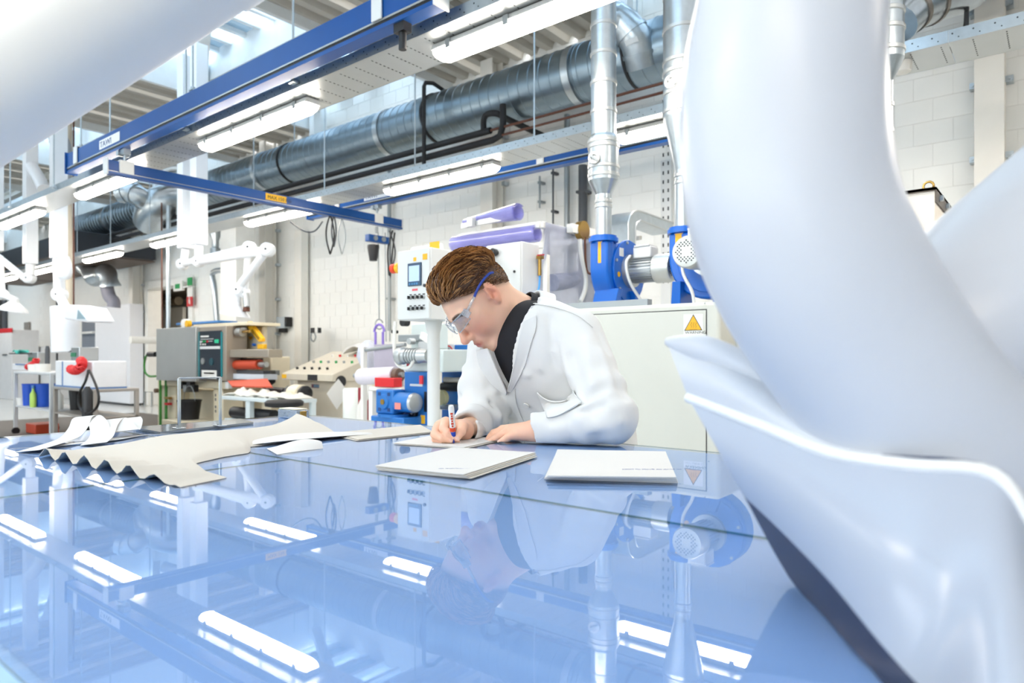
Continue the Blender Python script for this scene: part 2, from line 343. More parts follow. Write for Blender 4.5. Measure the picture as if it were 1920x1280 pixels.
def tray(Y0, Y1, X0, X1, label, holes):
    Z = 2.93; t = thing('cable_tray', label, 'cable tray', ((X0+X1)/2, (Y0+Y1)/2, Z), 'cable trays')
    x = X0
    while x < X1-.01:
        xe = min(x+1.38, X1)
        part('tray_panel', MB().box(x+.0015, xe-.0015, Y0, Y1, Z, Z+.003), ALU, t, smooth=False)
        for y in (Y0, Y1): part('side_lip', MB().box(x+.001, xe-.001, y-.002, y+.002, Z, Z+.07), GALV, t, smooth=False)
        x = xe
    h = MB()
    x = holes[0]
    while x < holes[1]:
        for k in range(9): h.box(x-.003, x+.003, Y0+.04+k*.032, Y0+.055+k*.032, Z-.0008, Z+.0005)
        x += .155
    x = holes[0]
    while x < holes[1]:
        h.cyl((x, Y0-.0028, Z+.045), (x, Y0-.001, Z+.045), .005, n=6); h.cyl((x+.03, Y0-.0028, Z+.02), (x+.03, Y0-.001, Z+.02), .004, n=6); x += .1
    o = part('perforation', h, HOLE, t, smooth=False); o['kind'] = 'stuff'
    return t
tray(2.65, 2.99, -16.5, 2.5, 'long galvanised cable tray nearest the camera', (-7, 0))
tray(4.62, 4.98, -29.5, 3.5, 'long galvanised cable tray by the back wall', (-8, 1))
tray(2.65-3.96, 2.99-3.96, -12.5, 4.4, 'galvanised cable tray over the near side of the hall', (0, 0))
# cables lying in the trays
for Y, X0, X1, lb in ((2.8, -16, 2.4, 'near'), (4.8, -23, 3.4, 'far')):
    q = MB(); q.tube([(X0, Y, 2.955), ((X0+X1)/2, Y+.03, 2.955), (X1, Y, 2.955)], .02, 6)
    solo('power_cable', q, RUBBER, 'black power cable lying in the %s cable tray' % lb, 'cable')
# threaded hanger rods
rod0 = None
def rod(X, Y, z0, z1, label, r=.008):
    q = MB(); q.cyl((X, Y, z0), (X, Y, z1), r, n=8); q.box(X-.03, X+.03, Y-.02, Y+.02, z0, z0+.012); q.cyl((X, Y, z0+.012), (X, Y, z0+.03), .018, n=6)
    return solo('hanger_rod', q, GALV, label, 'rod', 'hanger rods')
for k in range(8):
    X = -4.0-k*1.5; rod(X, 2.62, 2.95, CZ, 'thin hanger rod on the near cable tray, %s from the right' % ordn[k])
for k in range(9):
    X = -2.2-k*1.6; rod(X, 5.02, 2.95, CZ, 'thin hanger rod on the far cable tray, %s from the right' % ordn[k])
# ================================================================ blue crane rails
def rail(X0, X1, Y, Zb, label, hgt=.2):
    t = thing('crane_rail', label, 'crane rail', ((X0+X1)/2, Y, Zb), 'blue crane rails')
    q = MB(); q.prism([(X0, Y-.04, Zb+.055), (X0, Y+.04, Zb+.055), (X0, Y+.04, Zb+hgt-.01), (X0, Y+.03, Zb+hgt), (X0, Y-.03, Zb+hgt), (X0, Y-.04, Zb+hgt-.01)], (X1-X0, 0, 0)); part('web', q, RAILB, t, smooth=False)
    q = MB(); q.prism([(X0, Y-.043, Zb), (X0, Y+.043, Zb), (X0, Y+.043, Zb+.024), (X0, Y-.043, Zb+.024)], (X1-X0, 0, 0)); part('flange', q, RAILB, t, smooth=False)
    part('slot', MB().box(X0, X1, Y-.036, Y+.036, Zb+.024, Zb+.044), DARK, t, smooth=False)
    part('bright_strip', MB().box(X0, X1, Y-.042, Y+.042, Zb+.044, Zb+.055), ALU, t, smooth=False)
    for s, x in ((-1, X0), (1, X1)):
        part('end_cap', MB().box(x, x+s*.012, Y-.058, Y+.058, Zb-.008, Zb+hgt+.006), RAILB if s < 0 else LGREY, t, bevel=.004)
    return t
RB = CAMZ+1.82
r1 = rail(-7.71, -2.53, 2.53, RB, 'blue crane rail beside the near cable tray, cut end at top centre')
r2 = rail(-7.8, -1.75, 5.37, RB, 'blue crane rail running along the back wall')
def clamp(t, x, Y, z0, z1, wd=.085): part('clamp', MB().box(x, x+wd, Y-.056, Y-.044, z0, z1).box(x, x+wd, Y+.044, Y+.056, z0, z1).box(x, x+wd, Y-.056, Y+.056, z1, z1+.01), LGREY, t, bevel=.003)
for x in (-7.5, -3.02): clamp(r1, x, 2.53, RB+.05, RB+.206)
for x in (-7.2, -4.0): clamp(r2, x, 5.37, RB+.05, RB+.206)
WSIGN = mat('sign_white', 'e9edf2', .4, var=0); NAVY = mat('navy_print', '17356e', .5, var=0); BLKP = mat('black_print', '1d1d1f', .5, var=0)
def plate(t, x0, x1, Y, z0, z1, m, name='name_plate'): return part(name, MB().box(x0, x1, Y-.003, Y, z0, z1), m, t, smooth=False)
a, b_ = PY(187, 270, 2.49), PY(225, 262, 2.49)
pl = plate(r1, a.x, b_.x, 2.489, RB+.075, RB+.155, WSIGN); text('TAWI', .075, (a.x+.015, 2.4855, RB+.088), 0, NAVY, pl, sx=1.35)
a, b_ = PY(683, 380, 5.33), PY(727, 380, 5.33)
pl = plate(r2, a.x, b_.x, 5.329, RB+.07, RB+.15, WSIGN); text('TAWI', .075, (a.x+.015, 5.3255, RB+.083), 0, NAVY, pl, sx=1.2)
# stop buffer under the near rail's end
q = MB(); q.box(-2.86, -2.78, 2.50, 2.56, RB-.05, RB); q.cyl((-2.82, 2.53, RB-.14), (-2.82, 2.53, RB-.04), .022, n=12); part('end_stop', q, DARK, r1)
for i, (x, Y) in enumerate(((-7.46, 2.53), (-5.2, 2.53), (-2.98, 2.53))): rod(x, Y, RB+.216, CZ, ['thin hanger rod at the left end of the blue rail', 'thin hanger rod at the middle of the blue rail', 'thin hanger rod near the cut end of the blue rail'][i], .007)
# travelling cross beam
BX, BZ = -6.44, CAMZ+1.58
t = thing('crane_cross_beam', 'blue travelling crane beam crossing the hall with yellow load plate', 'crane beam', (BX, 4, BZ))
part('web', MB().box(BX-.03, BX+.03, 2.38, 5.75, BZ+.03, BZ+.12), RAILB, t, bevel=.004); part('flange', MB().box(BX-.042, BX+.042, 2.38, 5.75, BZ, BZ+.022), RAILB, t, bevel=.003)
part('slot', MB().box(BX-.026, BX+.026, 2.38, 5.75, BZ+.022, BZ+.03), ALU, t, smooth=False)
for y in (2.38, 5.75): part('end_cap', MB().box(BX-.05, BX+.05, y-.012, y, BZ-.008, BZ+.135), LGREY, t, bevel=.008)
for y in (2.53, 5.37):
    part('suspension_clamp', MB().box(BX-.048, BX+.048, y-.06, y+.06, BZ+.02, BZ+.135), HOTW, t, bevel=.006)
    q = MB(); q.cyl((BX, y, BZ+.13), (BX, y, RB-.03), .012, n=10); q.box(BX-.05, BX+.05, y-.03, y+.03, RB-.045, RB+.01); q.cyl((BX-.04, y-.05, RB-.03), (BX-.04, y+.05, RB-.03), .025, n=12)
    part('trolley', q, GALV, t)
ya, yb = PX(498, 375, BX+.03).y, PX(537, 378, BX+.03).y
yp = part('load_plate', MB().box(BX+.0305, BX+.033, ya, yb, BZ+.04, BZ+.108), YEL, t, 'yellow load plate', smooth=False)
text('MAX 150 KG', .05, (BX+.0335, ya+.02, BZ+.055), math.pi/2, BLKP, yp, sx=1.0)
# festoon cables under the beam
def loop(px, py0, py1, Y, wpx, r, m, label, tilt=0):
    c = PX(px, py0, BX); d = PX(px, py1, BX); wd = wpx/FPX*abs(c.y*CS-c.x*SN)
    pts = [c]+[c+Vector((0, -wd*math.sin(k/10*math.pi), (d.z-c.z)*(k/10))) for k in range(1, 10)]+[d]+[c+Vector((tilt, wd*math.sin(k/10*math.pi), (d.z-c.z)*(k/10))) for k in range(9, -1, -1)]
    q = MB(); q.tube(smoothpts(pts, 3), r, 6); solo('festoon_cable', q, m, label, 'cable', 'festoon cable loops')
loop(619, 402, 476, 0, 9, .009, RUBBER, 'black festoon cable loop hanging below the blue beam, left one')
loop(626, 402, 462, 0, 5, .009, DKGREY, 'dark narrow cable loop in the middle below the blue beam')
loop(641, 408, 476, 0, 8, .007, GREY, 'pale festoon cable loop below the blue beam, right one')
q = MB(); q.tube(smoothpts([PX(545, 416, BX-.4), PX(570, 433, BX-.2), PX(590, 433, BX-.1), PX(605, 415, BX)], 5), .008, 6); solo('feed_cable', q, DKGREY, 'grey sagging feed cable left of the festoon loops', 'cable')
# hoist trolley at the wall end of the beam
hx = BX; ht = thing('hoist_trolley', 'blue hoist trolley with black cable bag under the beam end', 'hoist', PX(706, 470, hx))
a = PX(688, 452, hx); b_ = PX(726, 437, hx)
q = MB(); q.box(hx-.04, hx+.04, a.y, b_.y, a.z, a.z+.085); part('body', q, RAILB, ht, bevel=.008)
for k in (.3, .7): part('wheel', MB().cyl((hx+.04, a.y+(b_.y-a.y)*k, a.z+.045), (hx+.055, a.y+(b_.y-a.y)*k, a.z+.045), .03, n=14), GREY, ht)
q = MB(); q.lathe([(.045, 0), (.05, .03), (.072, .16), (.07, .19), (.02, .2)], PX(700, 489, hx)); part('cable_bag', q, DARK, ht)
part('hanger', MB().cyl(PX(706, 437, hx), PX(706, 425, hx), .02, n=8), GREY, ht)
q = MB()
q = MB(); q.tube(smoothpts([PX(736, 432, hx), PX(727, 470, hx), PX(731, 520, hx), PX(736, 470, hx), PX(740, 436, hx)], 6), .01, 6); solo('hoist_cable', q, RUBBER, 'black cable bundle beside the hoist trolley, left strand', 'cable')
q = MB(); q.tube(smoothpts([PX(730, 432, hx), PX(741, 470, hx), PX(735, 497, hx), PX(730, 470, hx), PX(733, 436, hx)], 6), .01, 6); solo('hoist_cable', q, DKGREY, 'black cable bundle beside the hoist trolley, right strand', 'cable')
for i, (px, y1) in enumerate(((709, 600), (722, 640), (729, 640))):
    a = PX(px, 436, hx); b_ = PX(px+2, y1, hx); q = MB(); q.cyl(a, b_, .008, n=6)
    if i == 0: q.tube(arc(b_-Vector((0, 0, .05)), .06, .3, 6.0, (0, 1, 0), (0, 0, 1), 12), .008, 6)
    solo('hoist_rope', q, GREY, ['thin hoist rope ending in a hook loop', 'thin grey hoist rope hanging nearest the post', 'thin grey hoist rope hanging at the right'][i], 'rope')
# ================================================================ main spiral duct
DY, DZ, DR = 6.1, CAMZ+2.99, .30
ZINC = mat('duct_zinc', '8798a4', .3, .9, var=.12, scale=9)
duct = thing('ventilation_duct', 'huge galvanised spiral ventilation duct along the back wall', 'duct', (-7, DY, DZ-DR))
x = -19.0
while x < 3.4:
    xe = x+3.0; prof = []; p = x
    while p < xe-.02:
        prof += [(DR, p), (DR, p+.118), (DR+.006, p+.122), (DR+.006, p+.132), (DR, p+.136)]; p += .14
    part('duct_section', MB().lathe(prof, (0, DY, DZ), (1, 0, 0), 40), ZINC, duct)
    part('joint_collar', MB().lathe([(DR, xe-.06), (DR+.012, xe-.058), (DR+.012, xe+.03), (DR, xe+.032)], (0, DY, DZ), (1, 0, 0), 40), GALV, duct)
    x = xe
for x in (-12.4, -9.3, -6.15, -3.35, -.4): part('strap', MB().lathe([(DR, x), (DR+.014, x+.002), (DR+.014, x+.035), (DR, x+.037)], (0, DY, DZ), (1, 0, 0), 40), BLKI, duct, 'black hanger strap')
for i, x in enumerate((-12.38, -9.28, -3.33)): rod(x, DY, DZ+DR+.01, CZ, ['thin rod above the duct at its far end', 'thin rod above the middle of the duct', 'thin rod above the duct near the white pipe'][i])
# branch elbow into the duct near the standing pipe
br = thing('branch_duct', 'short galvanised branch elbow joining the big duct above the standing pipe', 'duct', PD(1190, 100, 6.6))
P = smoothpts([PD(1140, 35, 6.5), PD(1165, 42, 6.5), PD(1192, 75, 6.5), PD(1205, 125, 6.6)], 5); part('elbow', MB().tube(P, .155, 20), GALV, br)
for i in (3, 8, 12): part('joint_ring', MB().tube([P[i], P[i]+(P[i+1]-P[i]).normalized()*.035], .166, 20), GALV, br)
a = PD(1172, 82, 6.34); part('paper_label', MB().bar(a, a+Vector((.1, .06, .04)), .006, .05), PAPERM, br)
# ================================================================ pipes below the duct
def pipe(name, pts, r, m, label, n=10, smooth=0, group=None):
    q = MB(); q.tube(smoothpts(pts, smooth) if smooth else pts, r, n); return solo(name, q, m, label, 'pipe', group)
PYy = 5.7; H1, H2 = CAMZ+2.49, CAMZ+2.375
p1 = PY(920, 243, PYy).x; p2 = PY(943, 260, PYy).x
pipe('insulated_pipe', [(-17, PYy, H1), (p1, PYy, H1)], .036, BLKI, 'upper black insulated pipe below the big duct')
pipe('insulated_pipe', [(-17, PYy, H2), (p2-.15, PYy, H2), (p2-.04, PYy, H2+.03), (p2, PYy, H2+.14), (p2, PYy, H2+.36)], .036, BLKI, 'lower black insulated pipe turning up at its end')
pipe('insulated_pipe', [PY(907, 246, PYy), PY(907, 225, PYy), PY(914, 214, PYy), PY(932, 213, PYy), PY(955, 225, PYy+.2), PY(1035, 262, PYy+.9)], .034, BLKI, 'black insulated pipe bending over towards the wall', smooth=4)
pipe('brown_pipe', [(p1, PYy, H1), (3.2, PYy, H1)], .014, COPPER, 'upper thin brown pipe along the wall')
pipe('brown_pipe', [(p2-1.2, PYy, H2+.03), (p2+2.4, PYy, H2+.03)], .013, COPPER, 'lower thin brown pipe along the wall')
pipe('hanger_hoop', [PY(795, 318, 5.6), PY(795, 162, 5.6), PY(798, 155, 5.6), PY(812, 156, 5.75), PY(845, 178, 6.4)], .024, BLKI, 'tall black hanger bracket in front of the duct')
def riser(c, a, r, m, label):
    q = MB(); q.tube([c, a], r, 10)
    for f_ in (.2, .8): e = c.lerp(a, f_); q.box(e.x-r-.01, e.x+r+.01, e.y-r-.004, 6.995, e.z-.015, e.z+.015)
    solo('riser_pipe', q, m, label, 'pipe')
for i, (px, y0, y1, r, m) in enumerate(((730, 318, 620, .03, GREY), (1012, 330, 390, .012, GREY), (1063, 215, 530, .035, GREY), (1093, 310, 560, .055, DKGREY), (1037, 300, 420, .012, DKGREY))):
    a = PY(px, y0, 6.9); c = PY(px, y1, 6.9); riser(c, a, r, m, ['grey conduit riser behind the hoist', 'thin grey riser above the film rolls', 'grey riser pair left of the dark riser', 'dark grey riser left of the slim duct', 'thin dark riser above the film frame'][i])
# dark ventilation units and fittings at the far left
vu = thing('ventilation_unit', 'dark boxy ventilation plenum hanging at far left', 'plenum', PD(80, 500, 17))
a = PY(0, 505, 6.0); b_ = PY(245, 500, 6.2)
part('casing', MB().box(-23.5, -15.2, 5.0, 6.6, 3.2, 3.62), mat('dark_plenum', '22262c', .5), vu, bevel=.01)
for k in range(4): part('bottom_flange', MB().box(-23.4+k*2.05, -21.5+k*2.05, 4.96, 6.64, 3.17, 3.2), mat('plenum_brown', '5b4f48', .6), vu, smooth=False)
bd = thing('branch_duct', 'silver elbow ducts clustered below the big duct at left', 'duct', PD(300, 420, 13))
P = smoothpts([PD(333, 372, 12.4), PD(310, 378, 12.2), PD(290, 390, 12.3), PD(283, 415, 12.6)], 5); part('elbow', MB().tube(P, .3, 20), GALV, bd)
P = smoothpts([PD(280, 385, 12.2), PD(262, 368, 12.0), PD(243, 360, 12), PD(222, 362, 12)], 5); part('elbow', MB().tube(P, .17, 18), GALV, bd)
for i in (2, 7, 12): part('joint_ring', MB().tube([P[i], P[i]+(P[i+1]-P[i]).normalized()*.05], .19, 18), GALV, bd)
P = smoothpts([PD(305, 322, 11.5), PD(330, 315, 11.5), PD(368, 322, 11.5)], 6); part('silver_hose', MB().tube(P, [.085+.01*(k % 2) for k in range(len(P))], 14), GALV, bd)
cl = thing('exhaust_elbow', 'silver elbow with grey flexible hose above the white cabinet', 'duct', PD(205, 500, 15))
P = smoothpts([PD(160, 500, 15.5), PD(178, 518, 15.3), PD(193, 512, 15), PD(203, 520, 14.8), PD(206, 537, 14.8)], 4); part('elbow', MB().tube(P, [.2-.03*math.sin(i*1.1) for i in range(len(P))], 16), GALV, cl)
P = smoothpts([PD(200, 535, 14.8), PD(205, 555, 14.8), PD(213, 565, 14.8), PD(213, 576, 14.8)], 4); part('flexible_hose', MB().tube(P, .13, 14), mat('grey_hose', '7d7e8c', .5), cl)

# fittings at the top right, seen past the white hood
ed = thing('branch_duct', 'galvanised duct elbow in the top right corner past the hood', 'duct', PD(1720, 20, 4.3)); P = smoothpts([PD(1685, 45, 4.2), PD(1712, 22, 4.25), PD(1750, 8, 4.4), PD(1830, -25, 4.7), PD(1830, -110, 4.75)], 5)
part('elbow', MB().tube(P, .115, 22), GALV, ed)
for i in (4, 9): part('joint_ring', MB().tube([P[i], P[i]+(P[i+1]-P[i]).normalized()*.04], .123, 22), mat('ring_taupe', '8d857c', .4, .6), ed)
c = PY(1693, 128, 4.75); sd_ = thing('smoke_detector', 'small white round fitting under the far cable tray at right', 'detector', (c.x, 4.75, 2.86)); part('base', MB().lathe([(.03, 0), (.045, .01), (.05, .045), (.05, .069)], (c.x, 4.75, 2.86), (0, 0, 1), 20), HOTW, sd_); part('spike', MB().cyl((c.x-.01, 4.75, 2.87), (c.x-.09, 4.75, 2.87), .006, n=8), DARK, sd_)
q = MB(); q.tube(smoothpts([PY(1812, 20, 5.3), PY(1808, 50, 5.2), PY(1800, 68, 5.0), PY(1795, 75, 4.98)], 5), .008, 6); q.tube([PY(1813, 0, 5.5), PY(1811, 68, 4.98)], .014, 6); solo('tray_cable', q, RUBBER, 'black cable dropping onto the far tray at top right', 'cable')
# ================================================================ oven cabinet with blowers (right of the man)
OY, OXR, OXL, OZ = 3.13, -1.27, -2.47, 1.392
ov = thing('drying_oven', 'large grey-white oven cabinet with yellow hot-surface warning sign', 'oven', ((OXL+OXR)/2, 4.0, 0))
part('body', MB().box(OXL, OXR, OY, 4.95, .08, OZ), OVENW, ov, bevel=.018)
xd = XY(1324, OY); zt = ZY(1324, 581, OY)
part('door_panel', MB().box(OXL+.05, xd, OY-.005, OY, .16, zt), OVENW, ov, bevel=.002)
g = MB(); g.box(OXL+.045, xd+.004, OY-.0015, OY, zt, zt+.005); g.box(xd, xd+.004, OY-.0015, OY, .16, zt); part('door_gap', g, HOLE, ov, smooth=False)
for px, py in ((1322, 568.5), (1329, 636), (1327, 700)):
    a = PY(px, py, OY); part('screw', MB().cyl(a, a-Vector((0, .003, 0)), .004, n=8), GREY, ov)
for x in (OXL+.1, OXR-.1):
    for y in (OY+.12, 4.8): part('foot', MB().cyl((x, y, 0), (x, y, .08), .03, n=10), DARK, ov)
part('side_hatch', MB().box(OXR, OXR+.012, OY+.2, 4.5, .7, OZ-.06), OVENW, ov, bevel=.004)
part('side_box', MB().box(OXR+.012, OXR+.14, OY+.22, OY+.75, .96, 1.13), OVENW, ov, bevel=.006)
part('roof_rail', MB().box(OXL, OXR-.4, OY+.04, OY+.09, OZ, OZ+.035), GREY, ov)
# warning sign
def tri(px0, py0, px1, py1, Y, k, th):
    a, b, c = PY((px0+px1)/2, py0, Y), PY(px1, py1, Y), PY(px0, py1, Y); b.z = c.z = (b.z+c.z)/2; m = (a+b+c)/3
    return MB().prism([m+(p-m)*k for p in (a, b, c)], (0, -th, 0))
sY = OY-.0052
a, b = PY(1282, 634, sY), PY(1318, 588, sY); sg = part('warning_sign', MB().box(a.x, b.x, sY-.0008, sY, a.z, b.z), mat('sticker', 'f0f0ea', .4, var=0), ov, 'yellow triangle hot-surface warning sticker', smooth=False)
part('triangle_border', tri(1283, 589, 1317, 619.5, sY-.0008, 1, .0006), BLKP, sg, smooth=False); part('triangle', tri(1283, 589, 1317, 619.5, sY-.0014, .88, .0006), YEL, sg, smooth=False)
SGO = mat('sign_ochre', 'b9861a', .5, var=0)
for k in range(3):
    q = MB(); pts = [PY(1296+k*4.3+1.2*math.sin(i*1.25), 604+i*1.25, sY-.0022) for i in range(9)]; q.tube(pts, .0013, 5); part('heat_wave', q, SGO, sg)
a, b = PY(1293, 617.6, sY-.0022), PY(1307, 617, sY-.0022); part('heat_bar', MB().bar(a, b, .0005, .002), SGO, sg)
a = PY(1284.5, 626, sY-.0009); text('WARNING', .0185, (a.x, sY-.001, a.z), 0, BLKP, sg, sx=1.2, ext=.0003)
a = PY(1285, 632, sY-.0009); text('HOT SURFACE', .0135, (a.x, sY-.001, a.z), 0, mat('grey_print', 'a5a8a4', .5, var=0), sg, sx=1.0, ext=.0003)
# ---------------------------------------------------------------- blowers
def blower(c, a, l, label, an0=.0):
    """a: motor axis, l: side on which the outlet rises"""
    c, a, l = Vector(c), Vector(a), Vector(l); U = Vector((0, 0, 1)); t = thing('blower', label, 'fan', (c.x, c.y, OZ), 'blue blowers on the oven')
    P = lambda s, h: c+l*s+U*h
    prof = [P(.245, .16), P(.245, 0)]
    for i in range(1, 25):
        th = math.pi/2*3*i/24*1.12; r = .245-.075*i/24; prof.append(P(r*math.cos(th), -r*math.sin(th)))
    prof += [P(.125, .13), P(.125, .16)]
    q = MB(); q.prism([p-a*.06 for p in prof], a*.12); part('scroll_housing', q, BLUE, t, bevel=.012)
    q = MB(); q.prism([p+a*.058 for p in [P(.19*math.cos(k/20*6.283), .19*math.sin(k/20*6.283)) for k in range(20)]], a*.014); part('cover_disc', q, BLUE, t, bevel=.004)
    o = P(.185, 0); q = MB(); q.tube([o+U*.02, o+U*.17], .062, 20); q.cyl(o+U*.16, o+U*.182, .088, n=24); q.cyl(o+U*.182, o+U*.195, .078, n=24); part('outlet_flange', q, BLUE, t)
    for s in (-1, 1):
        q = MB(); q.prism([P(.05+s*.1, -.12)-a*.05, P(.05+s*.1+.05, -.12)-a*.05, P(.05+s*.13+.04, OZ-c.z)-a*.07, P(.05+s*.13-.02, OZ-c.z)-a*.07], a*.16); part('foot', q, BLUE, t, bevel=.004)
    q = MB(); q.cyl(c+a*.07, c+a*.1, .1, n=24); part('motor_flange', q, ALU, t)
    q = MB(); q.cyl(c+a*.1, c+a*.25, .066, n=24)
    for k in range(24):
        an = k/24*6.283; e = l*math.cos(an)+U*math.sin(an); q.bar(c+a*.105+e*.07, c+a*.245+e*.07, .014, .005, up=a.cross(e))
    part('motor', q, ALU, t)
    q = MB(); q.lathe([(.08, .25), (.085, .255), (.085, .34), (.078, .358), (.05, .362)], c, a, 28); cw = part('fan_cowl', q, mat('cowl_silver', 'c6c8c4', .35, .7), t)
    h = MB()
    for i in range(-4, 5):
        for j in range(-4, 5):
            y, z = i*.0135, j*.0135
            if .02 < abs(i)+abs(j) and (i*i+j*j)**.5*.0135 < .058 and abs(i)+abs(j) > 2: h.cyl(c+a*.3615+(l+U)*.7071*y+(l-U)*.7071*z, c+a*.3632+(l+U)*.7071*y+(l-U)*.7071*z, .0044, n=6)
    hh = part('grille_hole', h, HOLE, cw); hh['kind'] = 'stuff'
    q = MB(); q.bar(c+a*.12+U*.1, c+a*.24+U*.1, .1, .07); part('terminal_box', q, LGREY, t, bevel=.008)
    q = MB(); q.bar(c+a*.13+U*.139, c+a*.23+U*.139, .11, .01); part('terminal_lid', q, LGREY, t, bevel=.003)
    # stickers
    q = MB(); q.grid([[o+(l*math.cos(an)+a*math.sin(an))*.0632+U*hgt for an in [(an0+i*.14) for i in range(9)]] for hgt in (.03, .155)], thick=.001)
    part('yellow_sticker', q, YEL, t)
    part('round_sticker', MB().cyl(c+a*.072+l*.13+U*-.03, c+a*.0735+l*.13+U*-.03, .016, n=14), YEL, t)
    part('rating_plate', MB().bar(c+a*.072+l*.1+U*.105, c+a*.0735+l*.1+U*.105, .05, .05), LGREY, t)
    for k in range(6):
        an = k*1.05+.3; e = l*math.cos(an)+U*math.sin(an); part('bolt', MB().cyl(c+a*.072+e*.172, c+a*.082+e*.172, .009, n=6), ALU, t)
    q = MB(); s = c+a*.12+l*.02+U*.08; q.tube(smoothpts([s+l*.06, s+l*.11+U*-.05, s+l*.1+U*-.16+a*.02, s+l*.03+U*-.27+a*.06, Vector((s.x, s.y, OZ+.006))+a*.1], 6), .009, 8); part('motor_cable', q, LGREY, t)
    return o
o1 = blower((-2.13, 3.68, 1.648), (1, 0, 0), (0, -1, 0), 'blue blower with silver motor pointing right, under the slim duct')
o2 = blower((-1.507, 3.64, 1.668), (0, -1, 0), (-1, 0, 0), 'blue blower with round fan grille facing the camera', 1.15)
def knob(t, p, dirv, r):
    d = Vector(dirv).normalized(); q = MB(); q.lathe([(r*.75, -.03), (r, -.005), (r, .008), (r*.9, .012), (r*.55, .012), (r*.5, .004)], p, d, 20); k = part('damper_knob', q, LGREY, t)
    q = MB(); u = (Vector((0, 0, 1))+d.cross(Vector((0, 0, 1)))*1.2).normalized(); q.bar(p-u*r*.8+d*.012, p+u*r*.8+d*.012, .012, .014, up=d); part('knob_grip', q, GREY, k)
def standpipe(o, label, secs, kn, top):
    t = thing('standing_duct', label, 'duct', (o.x, o.y, secs[0][1]))
    c = Vector((o.x, o.y, 0))
    for nm_, *pr in secs_named(secs): part(nm_, MB().lathe(pr, c, (0, 0, 1), 28), GALV, t)
    for z, r in kn[1]: part('joint_ring', MB().lathe([(r, z-.012), (r+.005, z-.008), (r+.005, z+.008), (r, z+.012)], c, (0, 0, 1), 28), ALU, t)
    if kn[0]: knob(t, *kn[0])
    return t
def secs_named(secs):
    for i in range(0, len(secs)-1): yield ('reducer' if abs(secs[i][0]-secs[i+1][0]) > .01 else 'pipe_section', secs[i], secs[i+1])
d1 = Vector((o1.x, o1.y, 0)).normalized()*-1
st = standpipe(o1, 'slim galvanised standing duct with damper knob, left of the pair', [(.047, 1.843), (.047, 2.09), (.09, 2.17), (.09, 2.42), (.0745, 2.44), (.0745, 4.55)],
    ((Vector((o1.x, o1.y, 2.285))+d1*.085+Vector((-.045, -.03, 0)), (d1.x-.25, d1.y, 0), .036), [(2.02, .047), (2.05, .047), (2.2, .09), (2.25, .09), (2.37, .09), (2.4, .09)]+[(2.58+.17*k, .0745) for k in range(11)]), 4.5)
d2 = Vector((o2.x, o2.y, 0)).normalized()*-1
st = standpipe(o2, 'wide galvanised standing duct with cone and damper knob, right of the pair', [(.047, 1.863), (.047, 2.19), (.112, 2.49), (.112, 4.55)],
    ((Vector((o2.x, o2.y, 2.665))+d2*.1+Vector((-.06, -.02, 0)), (d2.x-.25, d2.y, 0), .04), [(2.12, .047), (2.16, .047), (2.52, .112), (2.62, .112), (2.74, .112), (2.8, .112)]+[(2.98+.2*k, .112) for k in range(8)]), 4.5)
o3 = PY(1662, 300, 3.6)
st = standpipe(o3, 'thin galvanised duct behind the white hood, seen through its gap', [(.028, 1.85), (.028, 2.42), (.075, 2.52), (.075, 4.4)], (None, [(1.95+.12*k, .028) for k in range(4)]+[(2.56, .075), (2.66, .075), (2.74, .075)]), 4.5)
# cabinet at far right with dark angle frame
cb = thing('machine_cabinet', 'pale cabinet with dark bolted angle frame, behind the hood gap', 'cabinet', (-.7, 3.8, 0))
XA, XB, YA, YB = -.95, PY(1753, 360, 3.4).x, 3.4, 4.3; ZT = PY(1753, 356, 3.4).z
part('body', MB().box(XA, XB, YA, YB, 0, ZT), mat('warm_white', 'efe6da', .5, var=.02), cb, bevel=.003)
DKB = mat('bronze_angle', '5b5148', .4, .4)
part('angle_frame', MB().box(XA, XB+.006, YA-.006, YA, ZT-.004, ZT+.012).box(XA, XB+.006, YA-.006, YB, ZT, ZT+.012).box(XB, XB+.006, YA, YB, ZT-.05, ZT+.012), DKB, cb, smooth=False)
for k in range(4): part('bolt', MB().cyl((XB+.006, YA+.1+k*.2, ZT-.02), (XB+.02, YA+.1+k*.2, ZT-.02), .014, n=6), GALV, cb)
q = MB(); q.tube(arc((XB-.03, YA+.05, ZT+.03), .02, 0, 6.28, (1, 0, 0), (0, 0, 1), 10), .005, 6); q.cyl((XB-.03, YA+.05, ZT+.01), (XB-.03, YA+.05, ZT+.012), .012, n=8); part('lifting_eye', q, BRASS, cb)
# rectangular bend behind the blowers
RX = -2.5; rb = thing('rectangular_duct', 'galvanised rectangular duct bend behind the blowers', 'duct', PX(1190, 500, RX))
outer = [(1262, 418), (1205, 397), (1196, 395), (1188, 397), (1181, 406), (1178, 420), (1178, 620)]; inner = [(1191, 620), (1191, 427), (1194, 418), (1201, 413), (1262, 437)]
q = MB(); q.prism([PX(x, y, RX) for x, y in outer+inner], (-.19, 0, 0)); part('bend', q, GALV, rb, bevel=.004)
q = MB(); q.tube([PX(x, y, RX) for x, y in outer], .008, 6); part('outer_seam', q, ALU, rb)
q = MB(); q.tube([PX(x, y, RX) for x, y in inner], .008, 6); part('inner_seam', q, ALU, rb)
